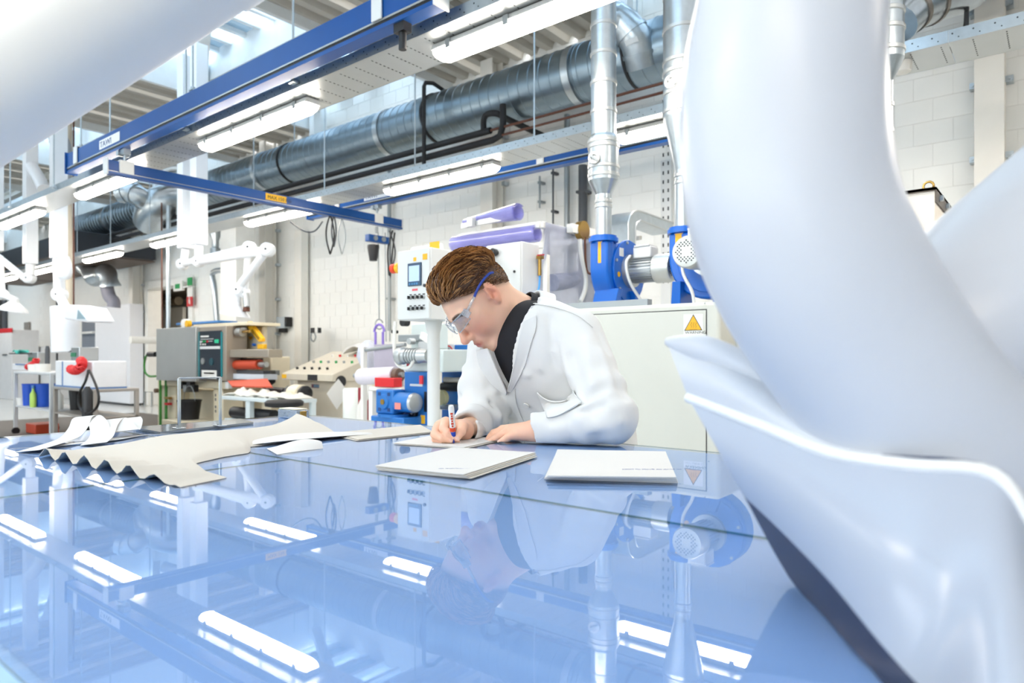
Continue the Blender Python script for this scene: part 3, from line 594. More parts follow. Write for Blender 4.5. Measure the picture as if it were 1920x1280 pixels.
# perforated strut on the wall behind
a = PY(1246, 330, 6.9); c = PY(1246, 445, 6.9); q = MB(); q.box(a.x-.06, a.x+.06, 6.93, 6.99, 0.3, 3.3); sp = solo('perforated_strut', q, LGREY, 'white perforated upright on the wall between the ducts', 'strut')
h = MB()
for k in range(24):
    for s in (-.03, .03): h.box(a.x+s-.008, a.x+s+.008, 6.928, 6.931, c.z-.5+k*.1, c.z-.46+k*.1)
hh = part('perforation', h, HOLE, sp, smooth=False); hh['kind'] = 'stuff'
# ---------------------------------------------------------------- purple film rolls and frame
FILM = film('purple_film', 'adabe8', .5, .12, 1.5, 1.2); FILM2 = film('clear_film', 'b4bad0', .52, .2, 1.45, 1.0)
def roll(p0, p1, r0, r1, label, m=FILM):
    p0, p1 = Vector(p0), Vector(p1); q = MB(); a, u, v = frame(p1-p0); rows = []
    for p, k in ((p0, r0), (p0*.5+p1*.5, (r0+r1)/2), (p1, r1)): rows.append([p+(u*math.cos(i*.33)+v*math.sin(i*.33))*k*(1-.012*i) for i in range(40)])
    q.grid(rows); return solo('film_roll', q, m, label, 'film roll', 'purple film rolls')
FY = 4.2
roll(PY(852, 459, FY), PY(1008, 438, FY), .075, .075, 'long purple film roll above the control box')
roll(PY(872, 418, FY+.05), PY(972, 398, FY-.05), .035, .075, 'flared purple film roll on top of the frame')
roll(PX(1132, 440, -2.95), PX(1168, 436, -2.75), .06, .06, 'short purple film roll behind the slim duct')
fr = thing('film_rack', 'white steel frame carrying film rolls and a clear curtain', 'frame', (-3.6, FY+.2, 0))
XR = PY(1014, 415, FY).x; XL = PY(864, 430, FY).x; ZR = PY(1014, 415, FY).z
part('front_rail', MB().box(XL, XR, FY-.02, FY+.02, ZR-.05, ZR), HOTW, fr, bevel=.004); part('back_rail', MB().box(XL, XR, FY+.78, FY+.82, ZR-.05, ZR), HOTW, fr, bevel=.004)
for x in (XL, XR): part('side_rail', MB().box(x-.02, x+.02, FY, FY+.8, ZR-.05, ZR), HOTW, fr, bevel=.004)
for x in (XL+.02, XR-.02):
    for y in (FY+.1, FY+.8): part('leg', MB().box(x-.02, x+.02, y-.02, y+.02, 0, ZR-.04), HOTW, fr, bevel=.003)
part('side_arm', MB().bar((XR, FY+.8, ZR-.09), (-2.62, 4.86, ZR-.09), .03, .03), HOTW, fr)
part('alu_bar', MB().bar(PY(866, 424, FY-.05), PY(960, 405, FY-.05), .02, .04), ALU, fr)
a = PY(886, 417, FY-.06); part('clip', MB().box(a.x-.03, a.x+.03, FY-.1, FY-.05, a.z-.04, a.z+.04), HOTW, fr, bevel=.006)
rows = []
for i in range(9):
    v = i/8; rows.append([Vector((XR+.03+.05*math.sin(j*.9+v*3)*v-.25*v*v*(1-j/10), FY+.02+(.8*j/10)+.06*v*math.sin(j*1.3), ZR-.005-v*(.62-.10*math.cos(j*.5)))) for j in range(11)])
part('film_curtain', MB().grid(rows), FILM2, fr, 'clear plastic curtain')
part('bottom_roller', MB().cyl(PX(1035, 530, XR-.05), PX(1110, 520, XR-.05), .07, n=18), FILM2, fr)
vv = thing('gas_valve', 'brass pipe fitting on a white arm beside the curtain', 'valve', PX(1095, 440, XR+.06))
p = PX(1094, 434, XR+.06); part('arm', MB().box(p.x-.03, p.x+.03, p.y-.2, p.y+.5, p.z-.035, p.z+.035), HOTW, vv, bevel=.003)
part('brass_ring', MB().cyl(p+Vector((-.01, -.05, 0)), p+Vector((.045, -.05, 0)), .075, n=20), BRASS, vv)
q = MB(); q.tube(smoothpts([PX(1097, 445, XR+.1), PX(1098, 490, XR+.1), PX(1102, 510, XR+.1), PX(1112, 514, XR+.15)], 5), .01, 6); part('brown_tube', q, COPPER, vv)
q = MB(); q.tube(smoothpts([PX(1087, 448, XR+.08), PX(1090, 480, XR+.08), PX(1098, 520, XR+.08), PX(1096, 545, XR+.08), PX(1088, 565, XR+.08)], 6), .018, 8); part('white_hose', q, LGREY, vv)
# ---------------------------------------------------------------- control box left of the oven
KY = 3.2; kx0, kx1 = XY(912, KY), XY(979, KY); kz = ZY(979, 452, KY)
kb = thing('switch_cabinet', 'light grey switch cabinet with two black knobs behind the man', 'control box', ((kx0+kx1)/2, KY+.1, 0))
part('cabinet', MB().box(kx0, kx1, KY, KY+.17, 1.28, kz), LGREY, kb, bevel=.004); part('door', MB().box(kx0+.004, kx1-.008, KY-.012, KY, 1.29, kz-.006), LGREY, kb, bevel=.003)
part('pedestal', MB().box(kx0+.02, kx1-.02, KY+.02, KY+.16, 0, 1.28), LGREY, kb, bevel=.004)
for px, py in ((932, 474), (932, 499)):
    a = PY(px, py, KY-.012); k = part('knob', MB().lathe([(.014, 0), (.014, .012), (.022, .014), (.024, .045), (.018, .05)], a, (0, -1, 0), 16), DARK, kb)
    q = MB(); q.tube(arc(a+Vector((-.035, -.004, -.01)), .02, 0, 6.28, (1, 0, 0), (0, 0, 1), 12), .002, 5); part('key_ring', q, ALU, k)
a = PY(919, 465, KY-.012); part('label_plate', MB().box(a.x-.02, a.x+.02, KY-.0135, KY-.012, a.z-.007, a.z+.007), HOTW, kb, smooth=False)
a = PY(965, 509, KY-.012); part('lock', MB().cyl(a, a-Vector((0, .006, 0)), .008, n=12), DARK, kb)
a = PX(1009, 480, kx1+.01); q = MB(); q.cyl(a+Vector((.012, 0, -.12)), a+Vector((.012, 0, 0)), .012, n=10); q.box(a.x, a.x+.03, a.y-.02, a.y+.02, a.z-.02, a.z); part('gas_tap', q, BRASS, kb); part('tap_lever', MB().bar(a+Vector((.02, -.03, 0)), a+Vector((.02, .03, .01)), .012, .008), RED, kb)
q = MB(); q.tube(smoothpts([a+Vector((.012, 0, -.12)), a+Vector((.012, -.01, -.2)), a+Vector((.0, -.05, -.25)), a+Vector((.02, -.12, -.25)), a+Vector((.03, -.18, -.3))], 6), .006, 7); part('blue_hose', q, mat('blue_hose', '4aa0e8', .4), kb)
# ================================================================ control panel on a post
QY = 2.6; qx0, qx1 = XY(748, QY), XY(808, QY); qz0, qz1 = ZY(808, 598, QY), ZY(808, 463, QY)
cp = thing('operator_terminal', 'white control panel on a post with touch screen and emergency stop', 'control panel', ((qx0+qx1)/2+.1, QY+.12, 0))
part('housing', MB().box(qx0, qx1, QY, QY+.24, qz0, qz1), LGREY, cp, bevel=.004)
part('front_door', MB().box(qx0+.003, qx1-.003, QY-.012, QY, qz0+.004, qz1-.004), LGREY, cp, bevel=.002)
part('post', MB().lathe([(.05, 0), (.036, .02), (.036, qz0-.07), (.042, qz0-.05), (.05, qz0-.004), (.05, qz0)], (XY(813, 2.76), 2.76, 0), (0, 0, 1), 24), LGREY, cp)
def fp(px, py, Y=QY-.012): return PY(px, py, Y)
a, b = fp(766, 538), fp(791, 491); zz0 = fp(778, 536).z; zz1 = fp(778, 493).z
sc = part('touch_screen', MB().box(a.x, b.x, QY-.020, QY-.012, zz0, zz1), mat('screen_bezel', '2c4a66', .3, var=.02), cp, bevel=.002)
part('display', MB().box(a.x+.012, b.x-.012, QY-.0212, QY-.02, zz0+.025, zz1-.015), mat('screen_glow', '9fb4d4', .2, var=.02, emit=.25), sc, smooth=False)
for k in range(4): part('screen_key', MB().box(a.x+.012+k*.019, a.x+.026+k*.019, QY-.0212, QY-.02, zz0+.006, zz0+.018), mat('screen_key', '3f7fb0', .3, var=0), sc, smooth=False)
e = PX(752, 502, qx0); es = part('emergency_stop', MB().lathe([(.03, 0), (.032, .01), (.03, .03)], e, (-1, 0, 0), 20), YEL, cp, 'yellow collar with red mushroom button')
part('button', MB().lathe([(.016, .028), (.016, .04), (.026, .045), (.028, .07), (.02, .078)], e, (-1, 0, 0), 20), mat('estop_red', 'e8431f', .4), es)
for r, py in ((0, 558), (1, 579)):
    for k in range(4):
        p = fp(770+k*8.2, py-r*0-k*.5); kb_ = part('selector_switch', MB().lathe([(.0105, 0), (.0105, .008), (.009, .010)], p, (0, -1, 0), 14), ALU, cp)
        part('switch_grip', MB().box(p.x-.003, p.x+.003, QY-.036, QY-.02, p.z-.009, p.z+.009), DARK, kb_, smooth=False)
        part('switch_label', MB().box(p.x-.009, p.x+.009, QY-.0128, QY-.012, p.z+.013, p.z+.019), BLKP, kb_, smooth=False)
p = fp(784, 557); part('yellow_button', MB().cyl(p, p-Vector((0, .01, 0)), .007, n=12), YEL, cp)
p = fp(778, 543); part('red_label', MB().box(p.x-.022, p.x+.022, QY-.0132, QY-.012, p.z-.006, p.z+.006), mat('pink_label', 'e0616c', .5, var=0), cp, smooth=False)
for px, py, w_ in ((797, 481, .018), (778, 486, .012)): p = fp(px, py); part('warning_label', MB().box(p.x-w_, p.x+w_, QY-.0132, QY-.012, p.z-w_*.9, p.z+w_*.9), YEL, cp, smooth=False)
p = fp(797, 535); part('key_lock', MB().cyl(p, p-Vector((0, .008, 0)), .009, n=12), DARK, cp)
a = PY(771, 472, QY+.25); b = PY(829, 455, QY+.25); bp = part('back_plate', MB().box(a.x, b.x, QY+.245, QY+.265, qz1-.1, b.z), LGREY, cp, bevel=.012)
p = PY(815, 461, QY+.245); part('yellow_plate', MB().box(p.x-.04, p.x+.04, QY+.243, QY+.245, p.z-.025, p.z+.025), YEL, bp, smooth=False)
p = PY(781, 473, QY+.245); part('plate_hole', MB().cyl(p, p-Vector((0, .002, 0)), .016, n=14), DARK, bp)
# ================================================================ blue coating machine
CY = 3.35
cm = thing('coating_machine', 'blue and white coating machine behind the control panel post', 'machine', (PY(800, 700, CY).x, CY+.5, 0))
def fbox(px0, px1, py0, py1, Y, dep, ground=False):
    """box whose front face covers the pixel rectangle on plane Y"""
    x0, x1 = XY(px0, Y), XY(px1, Y); pm = (px0+px1)/2; z0, z1 = ZY(pm, py1, Y), ZY(pm, py0, Y)
    return MB().box(x0, x1, Y, Y+dep, 0 if ground else z0, z1)
part('side_frame', fbox(758, 806, 697, 800, CY, .06, True), BLUEM, cm, bevel=.006); part('side_frame', fbox(828, 905, 646, 800, CY+.35, .06, True), BLUEM, cm, bevel=.006)
part('upper_housing', fbox(757, 830, 655, 697, CY+.02, .3), mat('pale_cyan', 'dbe6e4', .4, var=.03), cm, bevel=.01)
part('head_unit', fbox(770, 808, 605, 655, CY+.1, .18), mat('pale_cyan', 'dbe6e4'), cm, bevel=.012)
part('gear_cover', fbox(783, 812, 640, 668, CY-.02, .06), LGREY, cm, bevel=.01)
part('base', MB().box(XY(758, CY), XY(905, CY+.35), CY+.06, CY+.9, 0, .55), BLUEM, cm, bevel=.008)
part('cross_sheet', fbox(828, 890, 686, 692, CY+.34, .01), mat('deep_blue_edge', '1f5a9c', .4), cm, smooth=False)
a = PY(769, 667, CY-.08); mo = part('servo_motor', MB().lathe([(.045, -.16), (.05, -.1), (.05, .05), (.062, .06), (.062, .1), (.055, .11)], a, (-1, -.15, 0), 20), ALU, cm)
for k in range(5): part('cooling_ring', MB().lathe([(.05, -.08+k*.024), (.055, -.078+k*.024), (.055, -.07+k*.024), (.05, -.068+k*.024)], a, (-1, -.15, 0), 20), GREY, mo)
q = MB(); q.tube(smoothpts([PY(741, 602, CY-.1), PY(739, 640, CY-.1), PY(742, 675, CY-.1), PY(752, 688, CY-.1), PY(768, 688, CY-.1), PY(778, 670, CY-.1)], 6), .013, 8); part('white_cable', q, HOTW, cm)
for i, (px, py, r) in enumerate(((764, 604, .03), (745, 622, .012), (776, 640, .022))):
    p = PY(px, py, CY-.02); part('round_handle', MB().cyl(p, p-Vector((0, .05, 0)), r, n=16), DARK if i != 2 else ALU, cm)
part('bracket', fbox(746, 786, 627, 640, CY+.02, .1), GREY, cm, bevel=.006); part('clamp_arm', MB().bar(PY(790, 628, CY-.03), PY(812, 642, CY-.03), .03, .05), HOTW, cm, bevel=.004)
for px, py in ((790, 704), (766, 672)): p = PY(px, py, CY-.03); part('red_flag', MB().bar(p, p-Vector((0, .0, .06)), .012, .03), mat('flag_red', 'e2303c', .5), cm)
p = PY(787, 722, CY); part('worn_plate', MB().box(p.x-.1, p.x+.03, CY-.002, CY, p.z-.008, p.z+.008), LGREY, cm, smooth=False)
p = PY(779, 773, CY); k = part('hand_knob', MB().lathe([(.03, 0), (.034, .01), (.034, .03), (.02, .034)], p, (0, -1, 0), 20), DARK, cm); part('knob_centre', MB().cyl(p-Vector((0, .034, 0)), p-Vector((0, .042, 0)), .012, n=12), ALU, k)
p = PY(793, 786, CY); part('yellow_plate', MB().box(p.x-.022, p.x+.022, CY-.003, CY, p.z-.03, p.z+.03), YEL, cm, smooth=False)
part('slot', fbox(795, 800, 734, 772, CY-.002, .002), DARK, cm, smooth=False)
for i, (px, py, r, m, L_) in enumerate(((838, 725, .033, DARK, .16), (836, 763, .022, GREY, .1), (842, 712, .02, BEIGE, .14))):
    p = PY(px, py, CY+.3); part('roller', MB().cyl(p-Vector((.05, 0, 0)), p+Vector((L_, .03, 0)), r, n=18), m, cm)
p = PY(832, 745, CY+.28); q = MB(); q.lathe([(.028, 0), (.055, 0), (.055, .04), (.028, .04)], p, (0, -1, 0), 24); part('tape_roll', q, mat('tape_cream', 'e3d79a', .5), cm)
# no-jewellery sign
p0, p1 = PY(829, 677, CY+.345), PY(852, 645, CY+.345); sgn = part('prohibition_sign', MB().box(p0.x, p1.x, CY+.343, CY+.347, p0.z, p1.z), WSIGN, cm, 'white sign with red prohibition ring', smooth=False)
c = (p0+p1)/2; c.y = CY+.341; R_ = (p1.x-p0.x)*.40
SGR = mat('sign_red', 'd8302a', .5, var=0)
part('ring', MB().tube(arc(c, R_, 0, 6.283, (1, 0, 0), (0, 0, 1), 24), .005, 6), SGR, sgn); part('slash', MB().bar(c+Vector((-.7, 0, .7))*R_, c+Vector((.7, 0, -.7))*R_, .003, .008), SGR, sgn)
for dx, dz in ((-.3, -.35), (.25, .2)): part('cuff', MB().tube(arc(c+Vector((dx, 0, dz))*R_, R_*.32, 0, 6.283, (1, 0, 0), (0, 0, 1), 12), .003, 5), DKGREY, sgn)
# gearbox on the left of the coating machine
gx, gy = PY(722, 755, 3.2).x, 3.2; gb = thing('gear_motor', 'blue gear motor with round boss left of the coating machine', 'gear motor', (gx, gy+.1, 0))
x0, x1 = XY(704, gy), XY(737, gy); z0, z1 = ZY(720, 776, gy), ZY(720, 730, gy)
part('gearbox', MB().box(x0, x1, gy, gy+.12, z0, z1), BLUEM, gb, bevel=.012)
cc = Vector(((x0+x1)/2, gy, (z0+z1)/2)); part('boss', MB().lathe([(.058, -.002), (.05, .012), (.022, .014)], cc, (0, -1, 0), 20), BLUEM, gb); part('shaft_end', MB().cyl(cc, cc-Vector((0, .02, 0)), .02, n=16), BRASS, gb)
for sx in (-1, 1):
    for sz in (-1, 1): p = cc+Vector((sx*.05, 0, sz*.055)); part('corner_recess', MB().box(p.x-.014, p.x+.014, gy-.003, gy, p.z-.012, p.z+.012), mat('deep_blue', '143f78', .5), gb, smooth=False)
part('motor_barrel', MB().cyl((x1, gy+.06, cc.z), (x1+.15, gy+.06, cc.z), .07, n=24), BLUEM, gb); part('end_bell', MB().lathe([(.07, 0), (.065, .02), (.03, .035)], (x1+.15, gy+.06, cc.z), (1, 0, 0), 20), ALU, gb)
part('pink_label', MB().box(x1+.03, x1+.09, gy-.012, gy-.009, cc.z-.045, cc.z), mat('salmon', 'ee8f86', .5, var=0), gb, smooth=False)
part('mounting_base', MB().box(x0-.03, x1+.13, gy-.02, gy+.2, 0, z0-.015), BLUEM, gb, bevel=.008); part('base_flange', MB().cyl((cc.x+.03, gy+.07, z0-.02), (cc.x+.03, gy+.07, z0+.0), .12, n=24), BLUEM, gb)
# rolls and sheets between console and coater
UY = 4.0
ur = thing('unwind_stand', 'unwind stand with lilac felt roll and hanging grey sheet', 'stand', (PY(715, 700, UY).x, UY+.1, 0))
part('felt_roll', MB().cyl(PY(677, 706, UY), PY(742, 703, UY), .075, n=24), mat('pale_lilac', 'd9d5de', .8), ur); q = MB(); q.cyl(PY(665, 704, UY), PY(756, 702, UY), .022, n=12); part('core_shaft', q, GREY, ur)
part('end_chuck', MB().cyl(PY(742, 703, UY), PY(750, 703, UY), .06, n=18), mat('brown_chuck', '6b5648', .5), ur)
part('grey_sheet', fbox(701, 757, 645, 694, UY+.15, .006), LILAC, ur, smooth=False); part('top_bar', MB().cyl(PY(686, 656, UY+.15), PY(760, 646, UY+.15), .018, n=12), GREY, ur)
for px in (676, 752): part('upright', fbox(px, px+5, 650, 780, UY+.12, .05, True), HOTW, ur, bevel=.004)
part('stand_frame', fbox(692, 752, 726, 733, UY-.1, .3), HOTW, ur, bevel=.004)
part('stand_leg', fbox(691, 698, 733, 795, UY-.1, .05, True), HOTW, ur, bevel=.003)
part('side_panel', fbox(698, 752, 733, 795, UY+.05, .02, True), LGREY, ur, bevel=.003)
solo('red_box', fbox(702, 738, 708, 725.4, UY-.12, .1), mat('box_red', 'd4232a', .4), 'red metal box lying below the lilac felt roll', 'box', bevel=.006)
rc = thing('red_locker', 'dark red panel with white slanted pipe beside the console', 'panel', (PY(680, 760, 4.6).x, 4.65, 0))  # upright dark red cabinet panel with a slanted pipe
part('panel', fbox(671, 691, 727, 790, 4.6, .05, True), mat('maroon', '8f1f2c', .5), rc, bevel=.003); q = MB(); q.tube(smoothpts([PY(676, 800, 4.5), PY(676, 765, 4.5), PY(690, 735, 4.5), PY(692, 722, 4.5)], 4), .035, 10); part('white_pipe', q, HOTW, rc)
solo('white_drum', MB().lathe([(.11, 0), (.115, .02), (.115, .75), (.1, .77)], (PY(662, 780, 4.9).x, 4.9, 0), (0, 0, 1), 24), mat('drum_white', 'e6ebe6', .5), 'tall white cylinder standing beside the console', 'drum')
q = MB(); q.lathe([(.01, 0), (.05, .05), (.12, .2), (.10, .3), (.03, .36)], PY(691, 707, UY+.3), (0, 0, 1), 9)
solo('plastic_bag', q, film('bag_film', 'dfe2ee', .7, .3, 1.3), 'crumpled clear plastic bag hanging left of the felt roll', 'bag')
q = MB(); q.tube(arc(PY(711, 622, 4.2), .07, 0, math.pi, (1, 0, 0), (0, 0, 1), 8), .012, 8); q.cyl(PY(704, 622, 4.2), PY(704, 660, 4.2), .012, n=8); q.cyl(PY(718, 622, 4.2), PY(718, 660, 4.2), .012, n=8)
solo('purple_hose', q, mat('purple_hose', '8a73c8', .5), 'thin purple hose loop behind the coating machine', 'hose')
# ================================================================ beige control console
SX0, SX1, SYf = XY(558, 5.0), XY(640, 5.0), 5.0
co = thing('control_console', 'beige control console with sloping desk full of switches', 'console', ((SX0+SX1)/2, SYf+.4, 0))
zd = ZY(600, 708, SYf)
part('cabinet', MB().box(SX0, SX1, SYf, SYf+.9, 0, zd-.01), BEIGE, co, bevel=.006)
xl, xr = SX0-.13, SX1+.02; zl = ZY(580, 701, SYf-.12); zt2 = zl+.34
q = MB(); q.prism([(xl, SYf-.14, zl-.08), (xl, SYf-.14, zl), (xl, SYf+.62, zt2-.06), (xl, SYf+.9, zt2-.06), (xl, SYf+.9, zd-.05)], (xr-xl, 0, 0)); part('desk_hood', q, BEIGE, co, bevel=.006)
def desk(u, v): return Vector((xl+.06+u*(xr-xl-.12), SYf-.1+v*.7, zl+.006+v*.7/.76*(zt2-.06-zl)))
nrm = Vector((0, -.34, .94))
for i in range(3):
    for j in range(6):
        if (i*6+j) % 7 == 5: continue
        p = desk(.06+j*.17+.05*(i % 2), .16+.3*i); part('desk_switch', MB().cyl(p, p+nrm*.035, .016, n=10), [DARK, HOTW, GREEN, DARK, RED, GREY][(i*5+j*3) % 6], co)
a = desk(.02, .02); part('warning_label', MB().box(xl-.001, xl+.1, SYf-.142, SYf-.14, zl-.06, zl-.01), YEL, co, smooth=False); part('black_label', MB().box(xl+.55, xl+.75, SYf-.142, SYf-.14, zl-.075, zl-.005), DARK, co, smooth=False)
part('name_plate', fbox(584, 598, 720, 727, SYf-.003, .003), mat('plate_maroon', '6a3d4a', .5), co, smooth=False); part('name_plate', fbox(588, 598, 721, 726, SYf-.004, .002), mat('plate_steel_blue', '5f7f95', .4), co, smooth=False)
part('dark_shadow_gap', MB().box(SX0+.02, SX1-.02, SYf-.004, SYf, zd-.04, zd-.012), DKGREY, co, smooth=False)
p = PX(637, 715, SX1+.001); part('side_handle', MB().cyl(p, p+Vector((.03, 0, 0)), .07, n=18), DARK, co)
q = MB(); c = PX(633, 740, SX1+.02); q.prism([c+Vector((.01, y, z)) for y, z in ((-.16, .02), (.0, .19), (.15, .02), (-.02, -.17))], (.004, 0, 0)); solo('paper_sheet', q, PAPERM, 'white sheet hanging corner-down from the console side', 'paper')
part('side_patch', MB().box(SX1+.0, SX1+.002, SYf+.3, SYf+.62, zd-.12, zd+.18), CREAM, co, smooth=False)
p = desk(.8, .86); q = MB(); rows = [[p+Vector((-.28+.4*u, -.12+v*.26, .03+.10*math.sin(u*2.6)*(1 if v < .6 else .7)+.05*v)) for u in [i/6 for i in range(7)]] for v in (0, .5, 1)]; q.grid(rows, thick=.02)
solo('open_binder', q, PAPERM, 'open folder of papers lying on the console desk', 'folder')
# ================================================================ laminating machine (cream frame, red rollers)
MY = 4.7
def mx(px, Y=MY): return XY(px, Y)
def mz(px, py, Y=MY): return ZY(px, py, Y)
lm = thing('laminating_machine', 'cream laminating machine with orange rollers, steel box and teal control panel', 'machine', (mx(420), MY+.5, 0))
part('front_leg', fbox(296, 330, 712, 800, MY+.1, .3, True), CREAM, lm, bevel=.01); part('front_leg', fbox(400, 418, 712, 800, MY+.1, .3, True), CREAM, lm, bevel=.01); part('lower_beam', fbox(296, 428, 712, 726, MY+.05, .4), CREAM, lm, bevel=.01)
part('back_frame', fbox(296, 492, 612, 800, MY+.75, .08, True), CREAM, lm, bevel=.01); part('lower_cabinet', fbox(318, 402, 730, 800, MY+.3, .3, True), CREAM, lm, bevel=.008)
part('steel_box', fbox(293, 367, 614, 714, MY-.1, .35), mat('raw_steel', 'b8bab8', .45, .6, var=.08, scale=3), lm, 'bare steel cable box', bevel=.006)
tp = part('control_housing', fbox(367, 424, 612, 713, MY-.05, .3), mat('steel_casing', 'a79d90', .4, .4), lm, bevel=.006)
part('teal_trim', fbox(368, 374, 622, 706, MY-.062, .014), TEAL, tp, smooth=False); part('teal_trim', fbox(412, 416, 622, 706, MY-.062, .014), TEAL, tp, smooth=False)
pf = part('black_panel', fbox(374, 413, 620, 711, MY-.068, .02), mat('panel_black', '1c2733', .35), tp, bevel=.003)
def dot(px, py, r, m, nm='indicator'): p = PY(px, py, MY-.069); part(nm, MB().cyl(p, p-Vector((0, .012, 0)), r, n=12), m, pf)
def lab(px0, px1, py0, py1, m, nm='panel_mark'): part(nm, fbox(px0, px1, py0, py1, MY-.071, .003), m, pf, smooth=False)
lab(376, 391, 629, 632, HOTW); lab(376, 400, 635, 636, LGREY); lab(376, 381, 639, 641, HOTW); lab(384, 398, 639, 640, LGREY)
for px, m in ((377, LGREY), (382, GREEN), (385.5, GREEN), (389.5, RED)): dot(px, 641 if px == 377 else 640, .016, m)
for px in (377, 381.5, 385.5): dot(px, 645.5, .012, HOTW)
lab(402, 410, 636, 643, mat('mint_key', '2fbf8f', .4), 'mint_key'); lab(374.5, 412.5, 649, 654, LGREY, 'panel_band')
dot(381, 677, .045, ALU, 'rotary_knob'); dot(397, 678, .05, mat('knob_teal', '24505c', .4), 'rotary_knob')
lab(378, 406, 694, 709, HOTW, 'data_plate'); lab(382, 402, 698, 701, mat('orange_print', 'e0672e', .5, var=0), 'orange_bar')
part('top_beam', fbox(362, 462, 606, 612, MY+.05, .5), CREAM, lm, bevel=.006); part('blue_tray', fbox(330, 410, 603, 607, MY+.5, .3), mat('tray_blue', '3f7fc0', .5), lm, bevel=.004)
a = PY(347, 607, MY+.05); part('white_wheel', MB().cyl(a-Vector((0, .03, 0)), a+Vector((0, .05, 0)), .07, n=18), HOTW, lm); a = PY(357, 607, MY+.05); part('yellow_knob', MB().cyl(a, a-Vector((0, .06, 0)), .05, n=12), YEL, lm)
def roller(px0, py0, px1, py1, r, m, Y=MY+.1, nm='roller'): part(nm, MB().cyl(PY(px0, py0, Y), PY(px1, py1, Y), r, n=22), m, lm)
roller(422, 684, 487, 683, .065, ORANGE); roller(487, 683, 500, 683, .035, ALU, nm='shaft')
q = MB(); q.grid([[PY(422, 616, MY+.1), PY(446, 616, MY+.1)], [PY(422, 650, MY+.1), PY(440, 641, MY+.1)]], thick=.02); part('orange_web', q, ORANGE, lm)
roller(446, 622, 456, 622, .06, ALU, nm='shaft'); roller(452, 622, 468, 621, .02, BRASS, nm='shaft')
q = MB(); q.grid([[PY(428, 716, MY-.1), PY(502, 712, MY-.1)], [PY(436, 726, MY-.25), PY(512, 727, MY-.25)]], thick=.02); part('orange_web', q, ORANGE, lm)
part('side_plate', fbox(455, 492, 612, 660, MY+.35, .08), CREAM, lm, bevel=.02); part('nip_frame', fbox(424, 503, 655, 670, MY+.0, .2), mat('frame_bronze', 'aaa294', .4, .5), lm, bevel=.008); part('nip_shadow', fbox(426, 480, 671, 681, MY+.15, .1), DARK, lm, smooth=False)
part('dark_band', fbox(426, 494, 694, 700, MY+.1, .1), DKGREY, lm, smooth=False); part('white_table', fbox(426, 494, 701, 711, MY+.05, .2), mat('table_bluewhite', 'd3dae2', .5), lm, bevel=.004)
part('post', fbox(422, 428, 650, 728, MY-.02, .05), LGREY, lm, bevel=.004); part('right_column', fbox(490, 508, 668, 800, MY+.4, .3, True), CREAM, lm, bevel=.02)
q = MB(); q.prism([PY(x, y, MY+.2) for x, y in ((461, 604), (466, 602), (490, 634), (490, 640), (485, 641), (462, 611))], (0, .06, 0)); ya_ = part('yellow_arm', q, YEL, lm, bevel=.006)
part('arm_slot', MB().bar(PY(472, 618, MY+.195), PY(485, 635, MY+.195), .004, .03), mat('slot_dark', '8a6a10', .5), ya_); part('yellow_foot', fbox(482, 493, 645, 654, MY+.2, .06), YEL, lm, bevel=.006)
q = MB(); q.prism([PY(x, y, MY+.34) for x, y in ((466, 631), (474, 631), (470, 638))], (0, -.004, 0)); part('yellow_triangle', q, YEL, lm, smooth=False)
a = PY(479, 646, MY+.3); part('blue_knob', MB().cyl(a, a-Vector((0, .04, 0)), .02, n=10), BLUE, lm)
part('switch_box', fbox(506, 517, 694, 703, MY+.4, .06), GREY, lm, bevel=.004)
roller(497, 724, 510, 712, .05, DARK, MY+.2, 'black_motor'); roller(505, 734, 536, 736, .06, DARK, MY-.05, 'black_motor')
part('spindle', MB().cyl(PY(534, 736, MY-.05), PY(548, 736, MY-.05), .03, n=14), ALU, lm); part('end_disc', MB().cyl(PY(544, 736, MY-.05), PY(547, 736, MY-.05), .09, n=22), DKGREY, lm); part('cream_hub', MB().lathe([(.09, 0), (.1, .05), (.1, .2), (.06, .22)], PY(548, 736, MY-.05), (1, 0, 0), 22), CREAM, lm); part('hub_cap', MB().lathe([(.08, .22), (.09, .24), (.09, .28), (.04, .3)], PY(548, 736, MY-.05), (1, 0, 0), 22), DARK, lm)
q = MB(); q.tube([PY(560, 745, MY), PY(560, 775, MY), PY(556, 800, MY)], .06, 10); part('hub_stand', q, CREAM, lm)
for px, m in ((301, mat('hose_green', '3f8a3a', .4)), (311.5, mat('hose_green', '3f8a3a'))):
    part('green_pipe', MB().cyl((mx(px, MY+.05), MY+.05, .02), PY(px, 712, MY+.05), .022, n=8), m, lm)
for py in (744, 755): part('pipe_coupling', fbox(308, 315, py, py+4, MY+.02, .06), RED if py > 750 else BRASS, lm)
q = MB(); q.tube(smoothpts([PY(291, 665, MY), PY(276, 665, MY), PY(271, 680, MY), PY(272, 697, MY), PY(280, 705, MY), PY(292, 705, MY)], 5), .016, 7); part('green_cable', q, mat('hose_green', '3f8a3a'), lm); part('black_plug', MB().cyl(PY(279, 664, MY), PY(292, 664, MY), .04, n=10), DARK, lm)
for i in range(4):
    a = PY(345+i*7, 722+(i % 2)*6, MY+.02); part('valve_block', MB().box(a.x-.05, a.x+.05, MY-.03, MY+.05, a.z-.05, a.z+.05), [DARK, GREY, DKGREY, DARK][i], lm, bevel=.008)
a = PY(296, 732, MY+.1); part('dark_knob', MB().cyl(a, a-Vector((0, .05, 0)), .035, n=12), mat('brown_chuck', '6b5648'), lm)
for py in (738, 746, 760, 768): part('slot_mark', fbox(403, 405, py, py+5, MY+.097, .004), DKGREY, lm, smooth=False)
bk = thing('black_bucket', 'black bucket with wire handle under the laminating machine', 'bucket', PY(355, 785, MY-.05))
